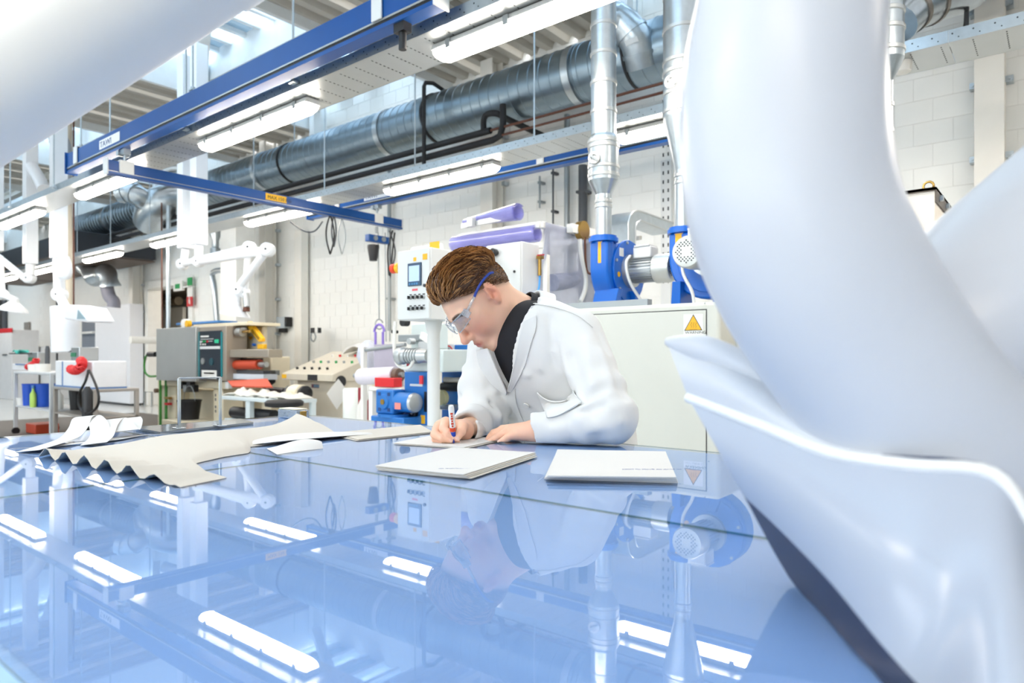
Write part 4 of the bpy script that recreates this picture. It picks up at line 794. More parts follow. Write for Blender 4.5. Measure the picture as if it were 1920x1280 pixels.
a = PY(355, 786, MY-.05); part('pail', MB().lathe([(.125, 0), (.16, .26), (.168, .262), (.168, .28), (.155, .28), (.12, .02)], a, (0, 0, 1), 24), DARK, bk); part('handle', MB().tube(arc(a+Vector((0, 0, .27)), .165, 0, math.pi, (1, 0, 0), (0, 0, 1.25), 12), .005, 6), GREY, bk)
# bucket stands on a low step
solo('machine_step', MB().box(a.x-.3, a.x+.3, a.y-.25, a.y+.2, 0, a.z-.0005), CREAM, 'low cream step under the black bucket', 'step', bevel=.006)
# bench with heap of cloths in front of the machine
BYc = 4.25; wt = thing('work_bench', 'pale steel bench with white cloths in front of laminating machine', 'bench', (mx(480, BYc), BYc, 0))
zt_ = mz(470, 745, BYc)
part('worktop', MB().box(mx(421, BYc), mx(543, BYc), BYc-.05, BYc+.35, zt_-.04, zt_), mat('bench_grey', 'cfdadd', .4), wt, bevel=.004); part('leg', MB().box(mx(466, BYc), mx(474, BYc), BYc-.04, BYc+.02, 0, zt_-.04), mat('bench_grey', 'cfdadd'), wt, bevel=.004); part('leg', MB().box(mx(538, BYc), mx(543, BYc), BYc+.28, BYc+.34, 0, zt_-.04), mat('bench_grey', 'cfdadd'), wt, bevel=.004); part('leg', MB().box(mx(421, BYc), mx(424, BYc), BYc+.28, BYc+.34, 0, zt_-.04), mat('bench_grey', 'cfdadd'), wt, bevel=.004)
part('lower_shelf', MB().box(mx(421, BYc), mx(543, BYc), BYc, BYc+.3, .35, .38), mat('bench_grey', 'cfdadd'), wt, bevel=.004)
part('black_tube', MB().cyl((mx(424, BYc), BYc+.1, .45), (mx(500, BYc), BYc+.1, .45), .07, n=14), DARK, wt)
rs_ = random.Random(3)
for i in range(5):
    x = mx(432+i*22, BYc); q = MB(); n = 9; ph = rs_.random()*6
    rows = [[(x+(u/8-.5)*.42, BYc+.02+(v/8)*.3, zt_+.012+.035*(1+math.sin(u*1.1+ph+v*.6))*math.sin(math.pi*u/8)*math.sin(math.pi*v/8)+.03*abs(math.sin(v*1.7+ph))*math.sin(math.pi*u/8)) for u in range(9)] for v in range(9)]
    q.grid(rows, thick=.01); solo('cloth_rag', q, mat('rag_white', 'ddd9cf', .9), 'crumpled white cloth on the bench, %s from the left' % ordn[i], 'cloth', 'cloths on the bench')
stl = thing('work_stool', 'round black padded stool beside the bench', 'stool', (mx(533, 4.0), 4.0, 0))
zs = mz(533, 757, 4.0); part('seat', MB().lathe([(.14, -.03), (.19, -.02), (.195, .02), (.17, .04), (.05, .045)], (mx(533, 4.0), 4.0, zs), (0, 0, 1), 28), RUBBER, stl); part('column', MB().cyl((mx(533, 4.0), 4.0, .1), (mx(533, 4.0), 4.0, zs-.02), .025, n=12), DARK, stl)
for k in range(5): an = k*1.2566; part('foot', MB().bar((mx(533, 4.0), 4.0, .1), (mx(533, 4.0)+.26*math.cos(an), 4.0+.26*math.sin(an), .03), .04, .03), DARK, stl)
# ================================================================ wall fittings
def wallthing(name, label, cat, bits):
    x, y, z = bits[0][1].V[0]; t = thing(name, label, cat, PY(*bits[0][3], 6.95))
    for nm_, q, m, _ in bits: part(nm_, q, m, t, bevel=.004)
def wb_(px0, px1, py0, py1, dep=.12, Y=None): Y = 6.98-dep if Y is None else Y; return fbox(px0, px1, py0, py1, Y, dep)
wallthing('soap_dispenser', 'grey and black dispenser on the white wall', 'dispenser', [('cover', wb_(518, 534, 594, 615), mat('dispenser_grey', 'b7c0c6', .4), (526, 610)), ('back', wb_(533, 537, 594, 612), DARK, 0), ('spout', wb_(522, 532, 615, 623, .08), DARK, 0)])
wallthing('wall_socket', 'small black socket with dangling leads on the cream casing', 'socket', [('box', fbox(582, 593, 614, 624, 6.7, .1), DARK, (588, 624)), ('plate', fbox(590, 594, 612, 624, 6.68, .02), HOTW, 0)])
q = MB(); q.tube(smoothpts([PY(584, 625, 6.7), PY(583, 634, 6.65), PY(588, 640, 6.65), PY(592, 632, 6.65), PY(590, 625, 6.7)], 5), .012, 6); solo('socket_lead', q, GREY, 'grey lead looped below the wall socket', 'cable')
# exit signs by the opening
sg1 = thing('exit_sign', 'green and white emergency exit sign hanging in the wall opening', 'sign', PY(333, 545, 6.8)); part('light_box', fbox(325, 341, 527, 545, 6.8, .06), HOTW, sg1, bevel=.004); part('green_field', fbox(328, 337, 532, 541, 6.797, .003), GREEN, sg1, smooth=False); part('bracket', fbox(341, 352, 536, 539, 6.82, .02), HOTW, sg1)
sg2 = thing('fire_sign', 'red and white fire sign on the wall edge under a green exit sign', 'sign', PY(355, 574, 6.85))
part('red_field', fbox(350, 360, 556, 574, 6.88, .02), RED, sg2, smooth=False); part('white_field', fbox(351, 360, 537, 556, 6.88, .02), HOTW, sg2, smooth=False); part('green_field', fbox(351, 359, 520, 535, 6.88, .02), GREEN, sg2, smooth=False)
for k, (dx, dz) in enumerate(((0, .05), (.02, -.02), (-.02, .0))): p = PY(355, 565, 6.878); part('pictogram', MB().box(p.x+dx-.012, p.x+dx+.012, 6.876, 6.88, p.z+dz-.04, p.z+dz+.04), HOTW, sg2, smooth=False)
# things seen through the opening
wc = thing('white_partition', 'white partition standing beyond the wall opening', 'partition', (PY(310, 700, 8.6).x, 8.6, 0)); part('board', MB().box(XY(268, 8.6), XY(342, 8.6), 8.6, 8.7, 0, ZY(310, 578, 8.6)), WHITE, wc, bevel=.01)
q = MB(); q.tube(smoothpts([PY(282, 562, 8.2), PY(288, 568, 8.2), PY(286, 580, 8.2)], 4), .2, 14); solo('dark_hose', q, DKGREY, 'dark hose bend beyond the wall opening', 'hose')
pipe('silver_pipe', [PY(290, 568, 9.5), PY(335, 564, 9.5)], .13, mat('beige_pipe', 'cdbfa8', .5), 'beige horizontal pipe beyond the wall opening')
hr = MB(); hr.tube([PZ(272, 762, 0), PZ(272, 762, 0)+Vector((0, 0, .33)), PZ(285, 762, 0)+Vector((0, 0, .33)), PZ(285, 762, 0)], .025, 8); solo('guard_hoop', hr, STEEL, 'small steel guard hoop at the foot of the opening', 'guard')
# flat silver wall pipes beside the pillar
pil = fbox(413, 442, 390, 800, 6.0, .35, True); solo('white_pillar', pil, WHITE, 'broad white pillar behind the laminating machine', 'pillar', bevel=.01)
q = MB(); q.tube(smoothpts([PY(430, 506, 6.2), PY(400, 510, 6.3), PY(402, 540, 6.3), PY(407, 605, 6.3)], 4), .05, 10); solo('silver_pipe', q, GALV, 'slim silver pipe bending down left of the pillar', 'pipe')
q = MB(); q.lathe([(.09, 0), (.09, .1), (.06, .12), (.06, .25), (.1, .35), (.1, .5)], PY(404, 476, 6.3), (0, 0, 1), 16).box(XY(404, 6.3)-.02, XY(404, 6.3)+.02, 6.3, 6.99, ZY(404, 470, 6.3), ZY(404, 466, 6.3)); solo('pipe_reducer', q, GALV, 'silver pipe reducer above the slim pipe left of the pillar', 'pipe')
pipe('drop_rod', [PY(303, 380, 5.0), PY(304, 640, 5.0)], .012, COPPER, 'thin brown drop rod in front of the opening'); pipe('drop_tube', [PY(316, 385, 5.0), PY(315, 640, 5.0)], .035, GALV, 'slim grey drop tube in front of the opening')
# ================================================================ white cabinet, shelf, machines at far left
wcb = thing('tall_cabinet', 'tall white cabinet with flat door at far left', 'cabinet', (-18.3, 6.4, 0)); xA, xB = XY(178, 6.6), XY(243, 6.6); zc = ZY(212, 572, 6.6)
part('body', MB().box(xA, xB, 6.6, 6.9, .05, zc), mat('cool_white', 'e3e6ec', .4, var=.02), wcb, bevel=.01); part('plinth', MB().box(xA, xB, 6.65, 6.85, 0, .05), DKGREY, wcb); part('open_side', MB().box(xA-1.0, xA-.02, 6.65, 6.9, .05, zc-.05), mat('slate_shelf', '6d7683', .5), wcb, bevel=.008)
for k in range(3): part('shelf', MB().box(xA-.98, xA-.04, 6.55, 6.65, .5+k*.6, .55+k*.6), LGREY, wcb)
a = PY(249, 637, 6.2); solo('door_stop', MB().cyl(a-Vector((0, .05, 0)), a+Vector((0, .8, 0)), .08, n=12), HOTW, 'small white round fitting right of the tall cabinet', 'fitting')
lc = thing('grey_locker', 'pale grey low cabinet at the left picture edge', 'cabinet', (XY(60, 6.0), 6.3, 0)); part('body', fbox(26, 92, 650, 790, 6.25, .6, True), mat('locker_grey', 'dcdcdc', .4), lc, bevel=.01); part('dark_slot', fbox(30, 40, 640, 640.5, 5.99, .01), DARK, lc)
lr = thing('testing_cabinet', 'white cabinet with red stripe at the left picture edge', 'cabinet', (XY(0, 5.6), 5.9, 0)); part('body', fbox(-40, 22, 620, 790, 5.6, .6, True), mat('locker_grey', 'dcdcdc'), lr, bevel=.01); part('red_stripe', fbox(-40, 22, 617, 625, 5.59, .02), RED, lr, bevel=.004); part('handle', fbox(4, 12, 664, 666, 5.58, .02), DARK, lr)
vs_ = PY(52, 610, 6.97); solo('wall_notice', MB().box(vs_.x-.25, vs_.x+.2, 6.94, 6.99, vs_.z-.25, vs_.z+.1), mat('notice_grey', '8d8983', .6), 'small grey notice frame on the wall at far left', 'notice')
pipe('riser_pipe', [PY(3, 500, 6.9), PY(3, 640, 6.9)], .09, DARK, 'thick dark riser at the left picture edge'); pipe('riser_pipe', [PY(8.5, 500, 6.92), PY(8.5, 640, 6.92)], .07, DKGREY, 'second dark riser at the left picture edge')
# ---------------------------------------------------------------- trolleys with test equipment
WYc = 3.95
def cart(px0, px1, pyt, Y, dep, label, legm, castors=True, shelf=None):
    x0, x1 = XY(px0, Y), XY(px1, Y); zt = ZY((px0+px1)/2, pyt, Y); t = thing('trolley', label, 'trolley', ((x0+x1)/2, Y+dep/2, 0))
    part('top', MB().box(x0, x1, Y, Y+dep, zt-.035, zt), legm, t, bevel=.006)
    for x in (x0, x1):
        for y in (Y, Y+dep):
            sx = .045 if x == x0 else -.045; sy = .045 if y == Y else -.045
            part('leg', MB().box(x, x+sx, y, y+sy, .1 if castors else 0, zt-.035), legm, t, bevel=.003)
            if castors: part('castor', MB().cyl((x+sx/2-.015, y+sy/2, .05), (x+sx/2+.015, y+sy/2, .05), .05, n=14), DARK, t)
    if shelf: part('shelf', MB().box(x0, x1, Y+.01, Y+dep-.01, shelf-.02, shelf), legm, t, bevel=.003)
    return x0, x1, zt
cx0, cx1, ctz = cart(25, 94, 697, 3.15, .55, 'white wheeled trolley with blue bins on its shelf', mat('trolley_grey', 'c9cdd0', .4), True, .42)
dx0, dx1, dtz = cart(99, 176, 727, 3.1, .5, 'steel stand carrying the white tensile tester', mat('stand_taupe', 'aaa49c', .4, .3), False, .4195)
tt = thing('test_instrument', 'white test instrument with red coiled hose on the steel stand', 'instrument', ((dx0+dx1)/2, 3.3, dtz))
part('housing', MB().box(dx0+.02, dx1-.1, 3.12, 3.5, dtz+.003, dtz+.33), mat('instrument_white', 'e3e5e8', .4), tt, bevel=.015); part('blue_edge', MB().box(dx0+.28, dx0+.3, 3.112, 3.12, dtz+.01, dtz+.32), mat('edge_blue', '5f83b5', .4), tt); part('blue_base', MB().box(dx0+.02, dx1-.1, 3.112, 3.5, dtz+.0005, dtz+.02), mat('edge_blue', '5f83b5'), tt)
part('head', MB().box(dx0+.32, dx0+.6, 3.2, 3.42, dtz+.33, dtz+.5), ALU, tt, bevel=.01); part('green_board', MB().box(dx0+.34, dx0+.5, 3.19, 3.2, dtz+.38, dtz+.43), mat('board_green', '2f7a58', .5), tt); part('arm', MB().cyl((dx0-.05, 3.3, dtz+.45), (dx0+.4, 3.3, dtz+.45), .012, n=8), DARK, tt)
def helix(P, R, r, turns):
    q = MB(); pts = []; n = turns*9; a, u, v = frame(P[1]-P[0])
    for i in range(n+1):
        f = i/n*(len(P)-1); k = min(int(f), len(P)-2); c = P[k].lerp(P[k+1], f-k); t = (P[min(k+1, len(P)-1)]-P[k]).normalized(); u = (u-t*u.dot(t)).normalized(); v = t.cross(u); an = i/9*2*math.pi
        pts.append(c+(u*math.cos(an)+v*math.sin(an))*R)
    q.tube(pts, r, 6); return q
P = smoothpts([PY(133, 692, 3.05), PY(142, 694, 3.0), PY(152, 688, 3.0), PY(154, 680, 3.05), PY(152, 676, 3.1)], 8); part('coiled_hose', helix(P, .045, .013, 15), mat('coil_red', 'd8252a', .4), tt, 'red coiled air hose')
q = MB(); q.tube(smoothpts([PY(166, 694, 3.0), PY(160, 715, 2.95), PY(148, 740, 2.95), PY(150, 765, 2.95), PY(165, 775, 2.95), PY(182, 762, 2.95), PY(184, 735, 2.95), PY(168, 694, 3.0)], 8), .014, 8); solo('looped_cable', q, RUBBER, 'black cable loop hanging from the test instrument', 'cable')
q = MB(); q.lathe([(.05, 0), (.055, .02), (.055, .6), (.02, .66)], (XY(164, 2.98), 2.98, .13), (0, 0, 1), 14); vc = thing('vacuum_tube', 'upright black tube with red base under the cable loop', 'cleaner', (XY(164, 2.98), 2.98, 0)); part('tube', q, DARK, vc); part('red_base', MB().lathe([(.17, 0), (.18, .04), (.14, .12), (.05, .14)], (XY(168, 2.98), 2.98, 0), (0, 0, 1), 20), mat('base_red', 'd2451f', .45), vc)
solo('black_bin', MB().lathe([(.07, 0), (.09, .3), (.09, .31), (.08, .31)], (XY(143, 3.4), 3.4, .42), (0, 0, 1), 16), DARK, 'small black bin on the stand shelf', 'bin')
def bottle(px, Y, z, m, label, h=.28, r=.045):
    t = thing('bottle', label, 'bottle', (XY(px, Y), Y, z)); c = (XY(px, Y), Y, z); part('body', MB().lathe([(r*.9, 0), (r, .02), (r, h*.6), (r*.35, h*.78), (r*.35, h*.9)], c, (0, 0, 1), 16), m, t); part('cap', MB().lathe([(r*.45, h*.88), (r*.45, h), (r*.3, h*1.02)], c, (0, 0, 1), 12), mat('cap_blue', '5a8fc0', .4), t)
bottle(110, 3.3, .42, HOTW, 'white spray bottle on the shelf of the steel stand', .3, .055); 
def bin_(px, Y, z, r, h, m, label):
    q = MB(); c = (XY(px, Y), Y, z); q.lathe([(r*.85, 0), (r, h), (r*1.05, h), (r*1.05, h+.012), (r*.93, h+.012), (r*.8, .02)], c, (0, 0, 1), 22); solo('plastic_bin', q, m, label, 'bin', 'bins on the trolley')
BINB = mat('bin_blue', '1f57c8', .4); bin_(55, 3.3, .4205, .09, .3, BINB, 'tall narrow blue bin on the trolley shelf'); bin_(82, 3.35, .4205, .15, .31, BINB, 'wide blue bin on the trolley shelf'); bin_(43, 3.25, .4205, .08, .1, HOTW, 'low white tub on the trolley shelf')
bottle(62, 3.2, .4205, mat('lime_label', 'b8dc6a', .4), 'lime and white bottle between the blue bins', .3, .04)
q = MB(); q.box(XY(48, 3.3), XY(66, 3.3), 3.3, 3.6, .0125, .15); solo('orange_crate', q, mat('crate_orange', 'c2482c', .5), 'orange-red crate on the floor under the trolley', 'crate', bevel=.01)
for i, (px, r, h) in enumerate(((64, .08, .1), (80, .1, .11))): q = MB(); q.lathe([(r*.9, 0), (r, h), (r*.9, h), (r*.8, .02)], (XY(px, 3.3), 3.3, ctz+.0005), (0, 0, 1), 20); solo('white_tub', q, HOTW, ['small white tub on the trolley top', 'larger white tub on the trolley top'][i], 'tub')
ins2 = thing('test_instrument', 'smaller test instrument with teal cloth on the trolley', 'instrument', (XY(48, 3.5), 3.5, ctz)); part('housing', MB().box(XY(30, 3.5), XY(68, 3.5), 3.45, 3.68, ctz+.0005, ctz+.1), mat('instrument_white', 'e3e5e8'), ins2, bevel=.008); part('blue_edge', MB().box(XY(30, 3.45), XY(56, 3.45), 3.44, 3.45, ctz+.08, ctz+.1), mat('edge_blue', '5f83b5'), ins2); part('head', MB().box(XY(52, 3.5), XY(70, 3.5), 3.5, 3.65, ctz+.1, ctz+.28), ALU, ins2, bevel=.01); part('green_board', MB().box(XY(54, 3.5), XY(63, 3.5), 3.49, 3.5, ctz+.14, ctz+.2), mat('board_green', '2f7a58'), ins2); part('arm', MB().cyl((XY(18, 3.5), 3.5, ctz+.26), (XY(60, 3.5), 3.5, ctz+.26), .012, n=8), DARK, ins2)
q = MB(); rows = [[(XY(30, 3.5)+u*.06, 3.45+v*.05, ctz+.29+.03*math.sin(u*1.3+v)) for u in range(7)] for v in range(4)]; q.grid(rows, thick=.012); solo('teal_cloth', q, mat('teal_cloth', '2fa59a', .8), 'crumpled teal cloth draped over the smaller instrument', 'cloth')
P = smoothpts([PY(52, 688, 3.4), PY(60, 684, 3.4), PY(66, 680, 3.4), PY(68, 674, 3.4)], 8); solo('coiled_hose', helix(P, .038, .012, 12), mat('coil_red', 'd8252a'), 'red coiled hose bundle on the trolley top', 'hose')
solo('red_pen_tool', MB().lathe([(.03, 0), (.03, .3), (.02, .36)], (XY(89, 3.35), 3.35, ctz+.0005), (0, 0, 1), 12), DKGREY, 'dark upright tool with red tip on the trolley', 'tool')
# ================================================================ white extraction arms in the background
AW = mat('arm_white', 'eff2f6', .35, var=.02)
def post(px, pyb, Y, wd, label, tube=True):
    a = PY(px, pyb, Y); t = thing('fume_extractor', label, 'extraction arm', (a.x, Y, CZ), 'white extraction arms')
    part('post', MB().box(a.x-wd/2, a.x+wd/2, Y-wd/2, Y+wd/2, a.z, CZ), AW, t, bevel=.008); return t, a
def tubepart(t, nm_, P, r, m=AW, n=14): return part(nm_, MB().tube(P, r, n), m, t)
def joint(t, p, r): 
    o = part('swivel_joint', MB().lathe([(r*.7, -r*.9), (r, -r*.6), (r, r*.6), (r*.7, r*.9)], p, (.6, -.78, 0), 20), AW, t)
    part('pivot_screw', MB().cyl(p+Vector((.6, -.78, 0))*r*.9, p+Vector((.6, -.78, 0))*r*.95, .012, n=8), DARK, o)
def hood(t, p, s, m=AW): part('hood', MB().lathe([(s*.25, .0), (s*.3, -s*.25), (s*.95, -s*.8), (s, -s*.95), (s*.93, -s*.95), (s*.3, -s*.35)], p, (.15, .1, 1), 24), m, t)
A2 = 4.2
t, a = post(348, 466, A2, .155, 'white twin-jointed extraction arm, left post of the pair'); tubepart(t, 'inner_tube', [a, PY(345, 492, A2)], .05); joint(t, PY(342, 495, A2), .07)
tubepart(t, 'arm_tube', [PY(345, 494, A2), PY(468, 464, A2)], .045); joint(t, PY(468, 464, A2), .07); tubepart(t, 'arm_tube', [PY(465, 470, A2), PY(460, 545, A2)], .035); joint(t, PY(458, 548, A2), .06); tubepart(t, 'nozzle', [PY(461, 550, A2), PY(463, 575, A2)], .035, ALU); part('clip', MB().cyl(PY(462, 576, A2), PY(462, 584, A2), .04, n=12), COPPER, t)
t, a = post(373, 459, A2-.05, .155, 'white twin-jointed extraction arm, right post of the pair'); tubepart(t, 'inner_tube', [a, PY(372, 485, A2-.05)], .05); joint(t, PY(372, 490, A2-.05), .07)
tubepart(t, 'arm_tube', [PY(374, 490, A2-.05), PY(500, 469, A2-.05)], .05); joint(t, PY(502, 468, A2-.05), .075); tubepart(t, 'arm_tube', [PY(495, 476, A2-.05), PY(450, 535, A2-.05)], .045); joint(t, PY(447, 543, A2-.05), .075); tubepart(t, 'arm_tube', [PY(447, 545, A2-.05), PY(442, 570, A2-.05)], .05); hood(t, PY(445, 566, A2-.05), .17)
A3 = 3.3
t, a = post(110, 484, A3, .17, 'white extraction arm post above the test instruments'); tubepart(t, 'inner_tube', [a, PY(112, 555, A3)], .07); tubepart(t, 'bend', smoothpts([PY(111, 510, A3-.03), PY(114, 516, A3-.1), PY(126, 516, A3-.1), PY(127, 500, A3-.1), PY(123, 484, A3-.1)], 5), .05); joint(t, PY(112, 552, A3), .09); tubepart(t, 'arm_tube', [PY(112, 555, A3), PY(122, 575, A3)], .06); tubepart(t, 'white_sleeve', [PY(122, 575, A3), PY(124, 660, A3)], .17)
q = MB(); q.prism([PY(x, y, A3-.2) for x, y in ((120, 570), (150, 575), (166, 602), (160, 604), (120, 598))], (0, .3, 0)); part('hood', q, AW, t, bevel=.02); q = MB(); q.prism([PY(x, y, A3-.21) for x, y in ((146, 580), (160, 598), (144, 598))], (0, .01, 0)); part('hood_window', q, mat('window_grey', '9fb6bf', .2), t)
t, a = post(57, 495, 3.35, .16, 'white extraction arm post at far left, reaching left'); tubepart(t, 'inner_tube', [a, PY(57, 515, 3.35)], .06); joint(t, PY(55, 521, 3.35), .08); tubepart(t, 'arm_tube', [PY(46, 521, 3.35), PY(0, 484, 3.35), PY(-30, 460, 3.35)], .05)
t, a = post(-6, 470, 3.4, .16, 'white extraction arm with clear hood at the left picture edge'); tubepart(t, 'arm_tube', [PY(-2, 480, 3.4), PY(2, 545, 3.4)], .06); joint(t, PY(3, 552, 3.4), .09); hood(t, PY(28, 560, 3.3), .2); tubepart(t, 'arm_tube', [PY(3, 552, 3.4), PY(28, 562, 3.3)], .05)
for i, (px, py0, py1, dx) in enumerate(((55, 308, 355, 28), (346, 222, 262, 12))): solo('white_hose', MB().tube(smoothpts([PY(px, py0, (3.35, 4.2)[i]), PY(px+dx*.5, (py0+py1)/2-4, (3.35, 4.2)[i]), PY(px+dx, py1, (3.35, 4.2)[i])], 5), .085, 14), AW, ['white flexible hose beside the far-left arm post', 'white flexible hose above the blue rail'][i], 'hose')
q = MB(); q.tube(smoothpts([PY(107, 270, 3.4), PY(112, 262, 3.4), PY(118, 275, 3.4), PY(119, 310, 3.4), PY(116, 345, 3.4)], 6), .1, 14); solo('grey_hose', q, mat('hose_grey', 'a9adb2', .6), 'ribbed grey hose next to the near arm post', 'hose')
for i, (px, m) in enumerate(((128, BEIGE), (138, COPPER), (107, DARK))): pipe('drop_pipe', [Vector((PY(px, 405, 3.6).x, 3.6, CZ)), PY(px, 578 if i < 2 else 690, 3.6)], [.05, .012, .014][i], m, ['tan drop pipe beside the instrument arm', 'thin brown drop pipe beside the instrument arm', 'black drop cable behind the test instrument'][i])
# ================================================================ things lying on the glass
SHEET = mat('cream_sheet', 'cbc4b8', .7, var=.015, scale=3); SHEETU = mat('sheet_white', 'dbd9d5', .7, var=.015); BLUEINK = mat('blue_ink', '2b4a9a', .5, var=0)
def lerp_path(pts, u):
    n = len(pts)-1; f = min(max(u, 0), 1)*n; i = min(int(f), n-1); t = f-i
    a, b, c, d = pts[max(i-1, 0)], pts[i], pts[i+1], pts[min(i+2, n)]
    return tuple(.5*((2*b[k])+(c[k]-a[k])*t+(2*a[k]-5*b[k]+4*c[k]-d[k])*t*t+(3*b[k]-a[k]-3*c[k]+d[k])*t**3) for k in range(len(a)))
far = [(72, 857), (110, 849), (160, 841), (215, 834), (270, 828), (325, 823), (385, 816), (450, 807), (510, 798), (556, 788)]
near = [(338, 914), (426, 896), (386, 884), (367, 869), (420, 857), (466, 850), (470, 846), (470, 838), (560, 824), (640, 819)]
NU, NV = 64, 34; rows = []
for i in range(NU+1):
    u = i/NU; f = lerp_path(far, u); n_ = near[min(int(u*9), 8)], near[min(int(u*9)+1, 9)]; t = u*9-min(int(u*9), 8); nn = tuple(n_[0][k]*(1-t)+n_[1][k]*t for k in (0, 1))
    F, N_ = PZ(*f, TZ), PZ(*nn, TZ); row = []
    for j in range(NV+1):
        v = j/NV; p = F.lerp(N_, v)
        wave = .011*(1+math.sin(v*40-1.2))*max(0, 1-u*5.5)*(.25+.75*min(1, (1-v)*3))
        arch = .016*math.sin(math.pi*min(1, v*1.02))*min(1, max(0, (u-.1)*3))
        lift = .022*max(0, (u-.86)/.14)**2*max(0, 1-v*2.2)
        lip = .012*min(1, max(0, (u-.26)*8))*max(0, 1-max(0, u-.62)*5)
        z = .0012+wave+arch+lift+lip*min(1, v*3)
        if v > .96: z = .0012+(z-.0012)*max(0, (1-v)/.04)
        row.append(p+Vector((0, 0, z)))
    rows.append(row)
sheet = solo('pattern_sheet', MB().grid(rows, thick=.0011), SHEET, 'large cream pattern sheet with wavy cut edge on the glass table', 'sheet', ang=80)
rows = []
for i in range(25):
    u = i/24; a = lerp_path([(466, 829), (520, 821), (575, 818), (640, 815), (690, 813)], u); b = lerp_path([(474, 836), (520, 833), (572, 829), (640, 822), (700, 816)], u)
    A, B_ = PZ(*a, TZ), PZ(*b, TZ); rows.append([A.lerp(B_, v)+Vector((0, 0, .001+.016*math.sin(math.pi*(.15+.85*(1-v)))*math.sin(math.pi*(.12+.8*u)))) for v in [k/8 for k in range(9)]])
fl = solo('pattern_strip', MB().grid(rows, thick=.001), SHEETU, 'curled white strip right of the pattern sheet', 'strip', ang=80)
# narrow curled flap in front
rows = []
for i in range(25):
    u = i/24; a = lerp_path([(500, 841), (560, 836), (600, 838)], u); b = lerp_path([(520, 852), (560, 846), (606, 841)], u)
    A, B_ = PZ(*a, TZ), PZ(*b, TZ); rows.append([A.lerp(B_, v)+Vector((0, 0, .0005+.02*math.sin(math.pi*(1-v)*.9)*math.sin(math.pi*min(1, .25+.75*(1-u))))) for v in [k/6 for k in range(7)]])
solo('pattern_strip', MB().grid(rows, thick=.001), SHEETU, 'short curled strip touching the front of the pattern sheet', 'strip', ang=80)
def ribbon(name, pts, wv, label, m=SHEETU):
    """strip of paper standing on edge or lying: pts = (px, py, z above table), wv = width vector"""
    P = smoothpts([PZ(x, y, TZ)+Vector((0, 0, z)) for x, y, z in pts], 8); q = MB(); wv = Vector(wv); q.grid([[p+wv*k for k in (0, .5, 1)] for p in P], thick=.0009); return solo(name, q, m, label, 'strip', 'paper offcuts', ang=80)
ribbon('paper_offcut', [(28, 848, .001), (70, 838, .003), (110, 826, .006), (128, 818, .022), (136, 815, .043), (152, 814, .046), (166, 818, .03), (170, 824, .006)], (.05, .03, .006), 'white paper offcut curling into a loop, left one')
ribbon('paper_offcut', [(150, 836, .002), (165, 828, .008), (176, 820, .028), (190, 816, .04), (204, 818, .03), (216, 822, .016), (224, 814, .03), (222, 808, .034)], (.035, .045, .006), 'white paper offcut curling into a loop, right one')
ribbon('paper_offcut', [(18, 842, .001), (60, 840, .002), (120, 834, .003), (180, 828, .003), (240, 818, .002), (300, 815, .001)], (.02, .04, 0), 'flat white paper offcut under the curled loops')
def quad(name, cs, z, th, label, m=SHEETU, sag=0.0, group=None):
    P = [PZ(x, y, TZ) for x, y in cs]; n = 8; rows = []
    for i in range(n+1):
        v = i/n; A = P[0].lerp(P[3], v); B = P[1].lerp(P[2], v); rows.append([A.lerp(B, k/n)+Vector((0, 0, z+th+sag*(k/n)**6)) for k in range(n+1)])
    return solo(name, MB().grid(rows, thick=(0, 0, -th)), m, label, 'sheet', group, ang=60)
def scribble(o, px, py, z, n, L, m=BLUEINK):
    a = PZ(px, py, TZ); org = ORG[o.name]; q = MB(); rr = random.Random(px)
    for i in range(n):
        s = a+Vector((.78*.012*i, .62*.012*i, z)); q.tube([s+Vector(((.78*.002*k)+rr.uniform(-.002, .002), .62*.002*k+rr.uniform(-.003, .003), 0)) for k in range(6)], .00035, 4)
    part('handwriting', q, m, o, 'faint blue handwriting')
lay = ['bottom', 'second', 'third', 'top']
for k in range(4):
    d = (3-k); o = quad('paper_sheet', [(703+d*1.5, 880+d*.6), (869+d*5-4*(k == 1), 898.5+d*.3), (1004+d*1.2, 855+d), (851+d, 844)], .0006+k*.0019, .0012, '%s sheet of the cream pile at the table centre' % lay[k], SHEETU if k % 2 else SHEET, .0012, 'cream sheets at the table centre')
scribble(o, 822, 886, .0078, 6, 1)
for k in range(4):
    d = (3-k); o = quad('paper_sheet', [(1027-d*2.2, 905-d*2), (1268+d, 908-d*.5), (1248+d*.6, 857), (1045-d, 853)], .0006+k*.0032, .0022, '%s sheet of the white pile at the right' % lay[k], SHEETU, .0, 'white sheets at the right')
scribble(o, 1166, 893, .0127, 9, 1)
for k in range(2): wsh = quad('paper_sheet', [(735-k*2+3, 833-k*.5), (869-k*2+3, 842-k), (946-k*4, 825), (830, 814.5)], .0006+k*.0018, .001, ['lower sheet under the writing hand', 'sheet being written on by the man'][k], [SHEET, SHEETU][k], 0)
scribble(wsh, 832, 837, .003, 5, 1)
for k in range(2): quad('paper_sheet', [(613+k*5, 814-k*.4), (668+k*4, 827-k*.8), (812, 812-k*.5), (778+k*10, 798)], .0006+k*.002, .001, ['lower cream sheet left of the writing hand', 'upper cream sheet left of the writing hand'][k], SHEET, .0)
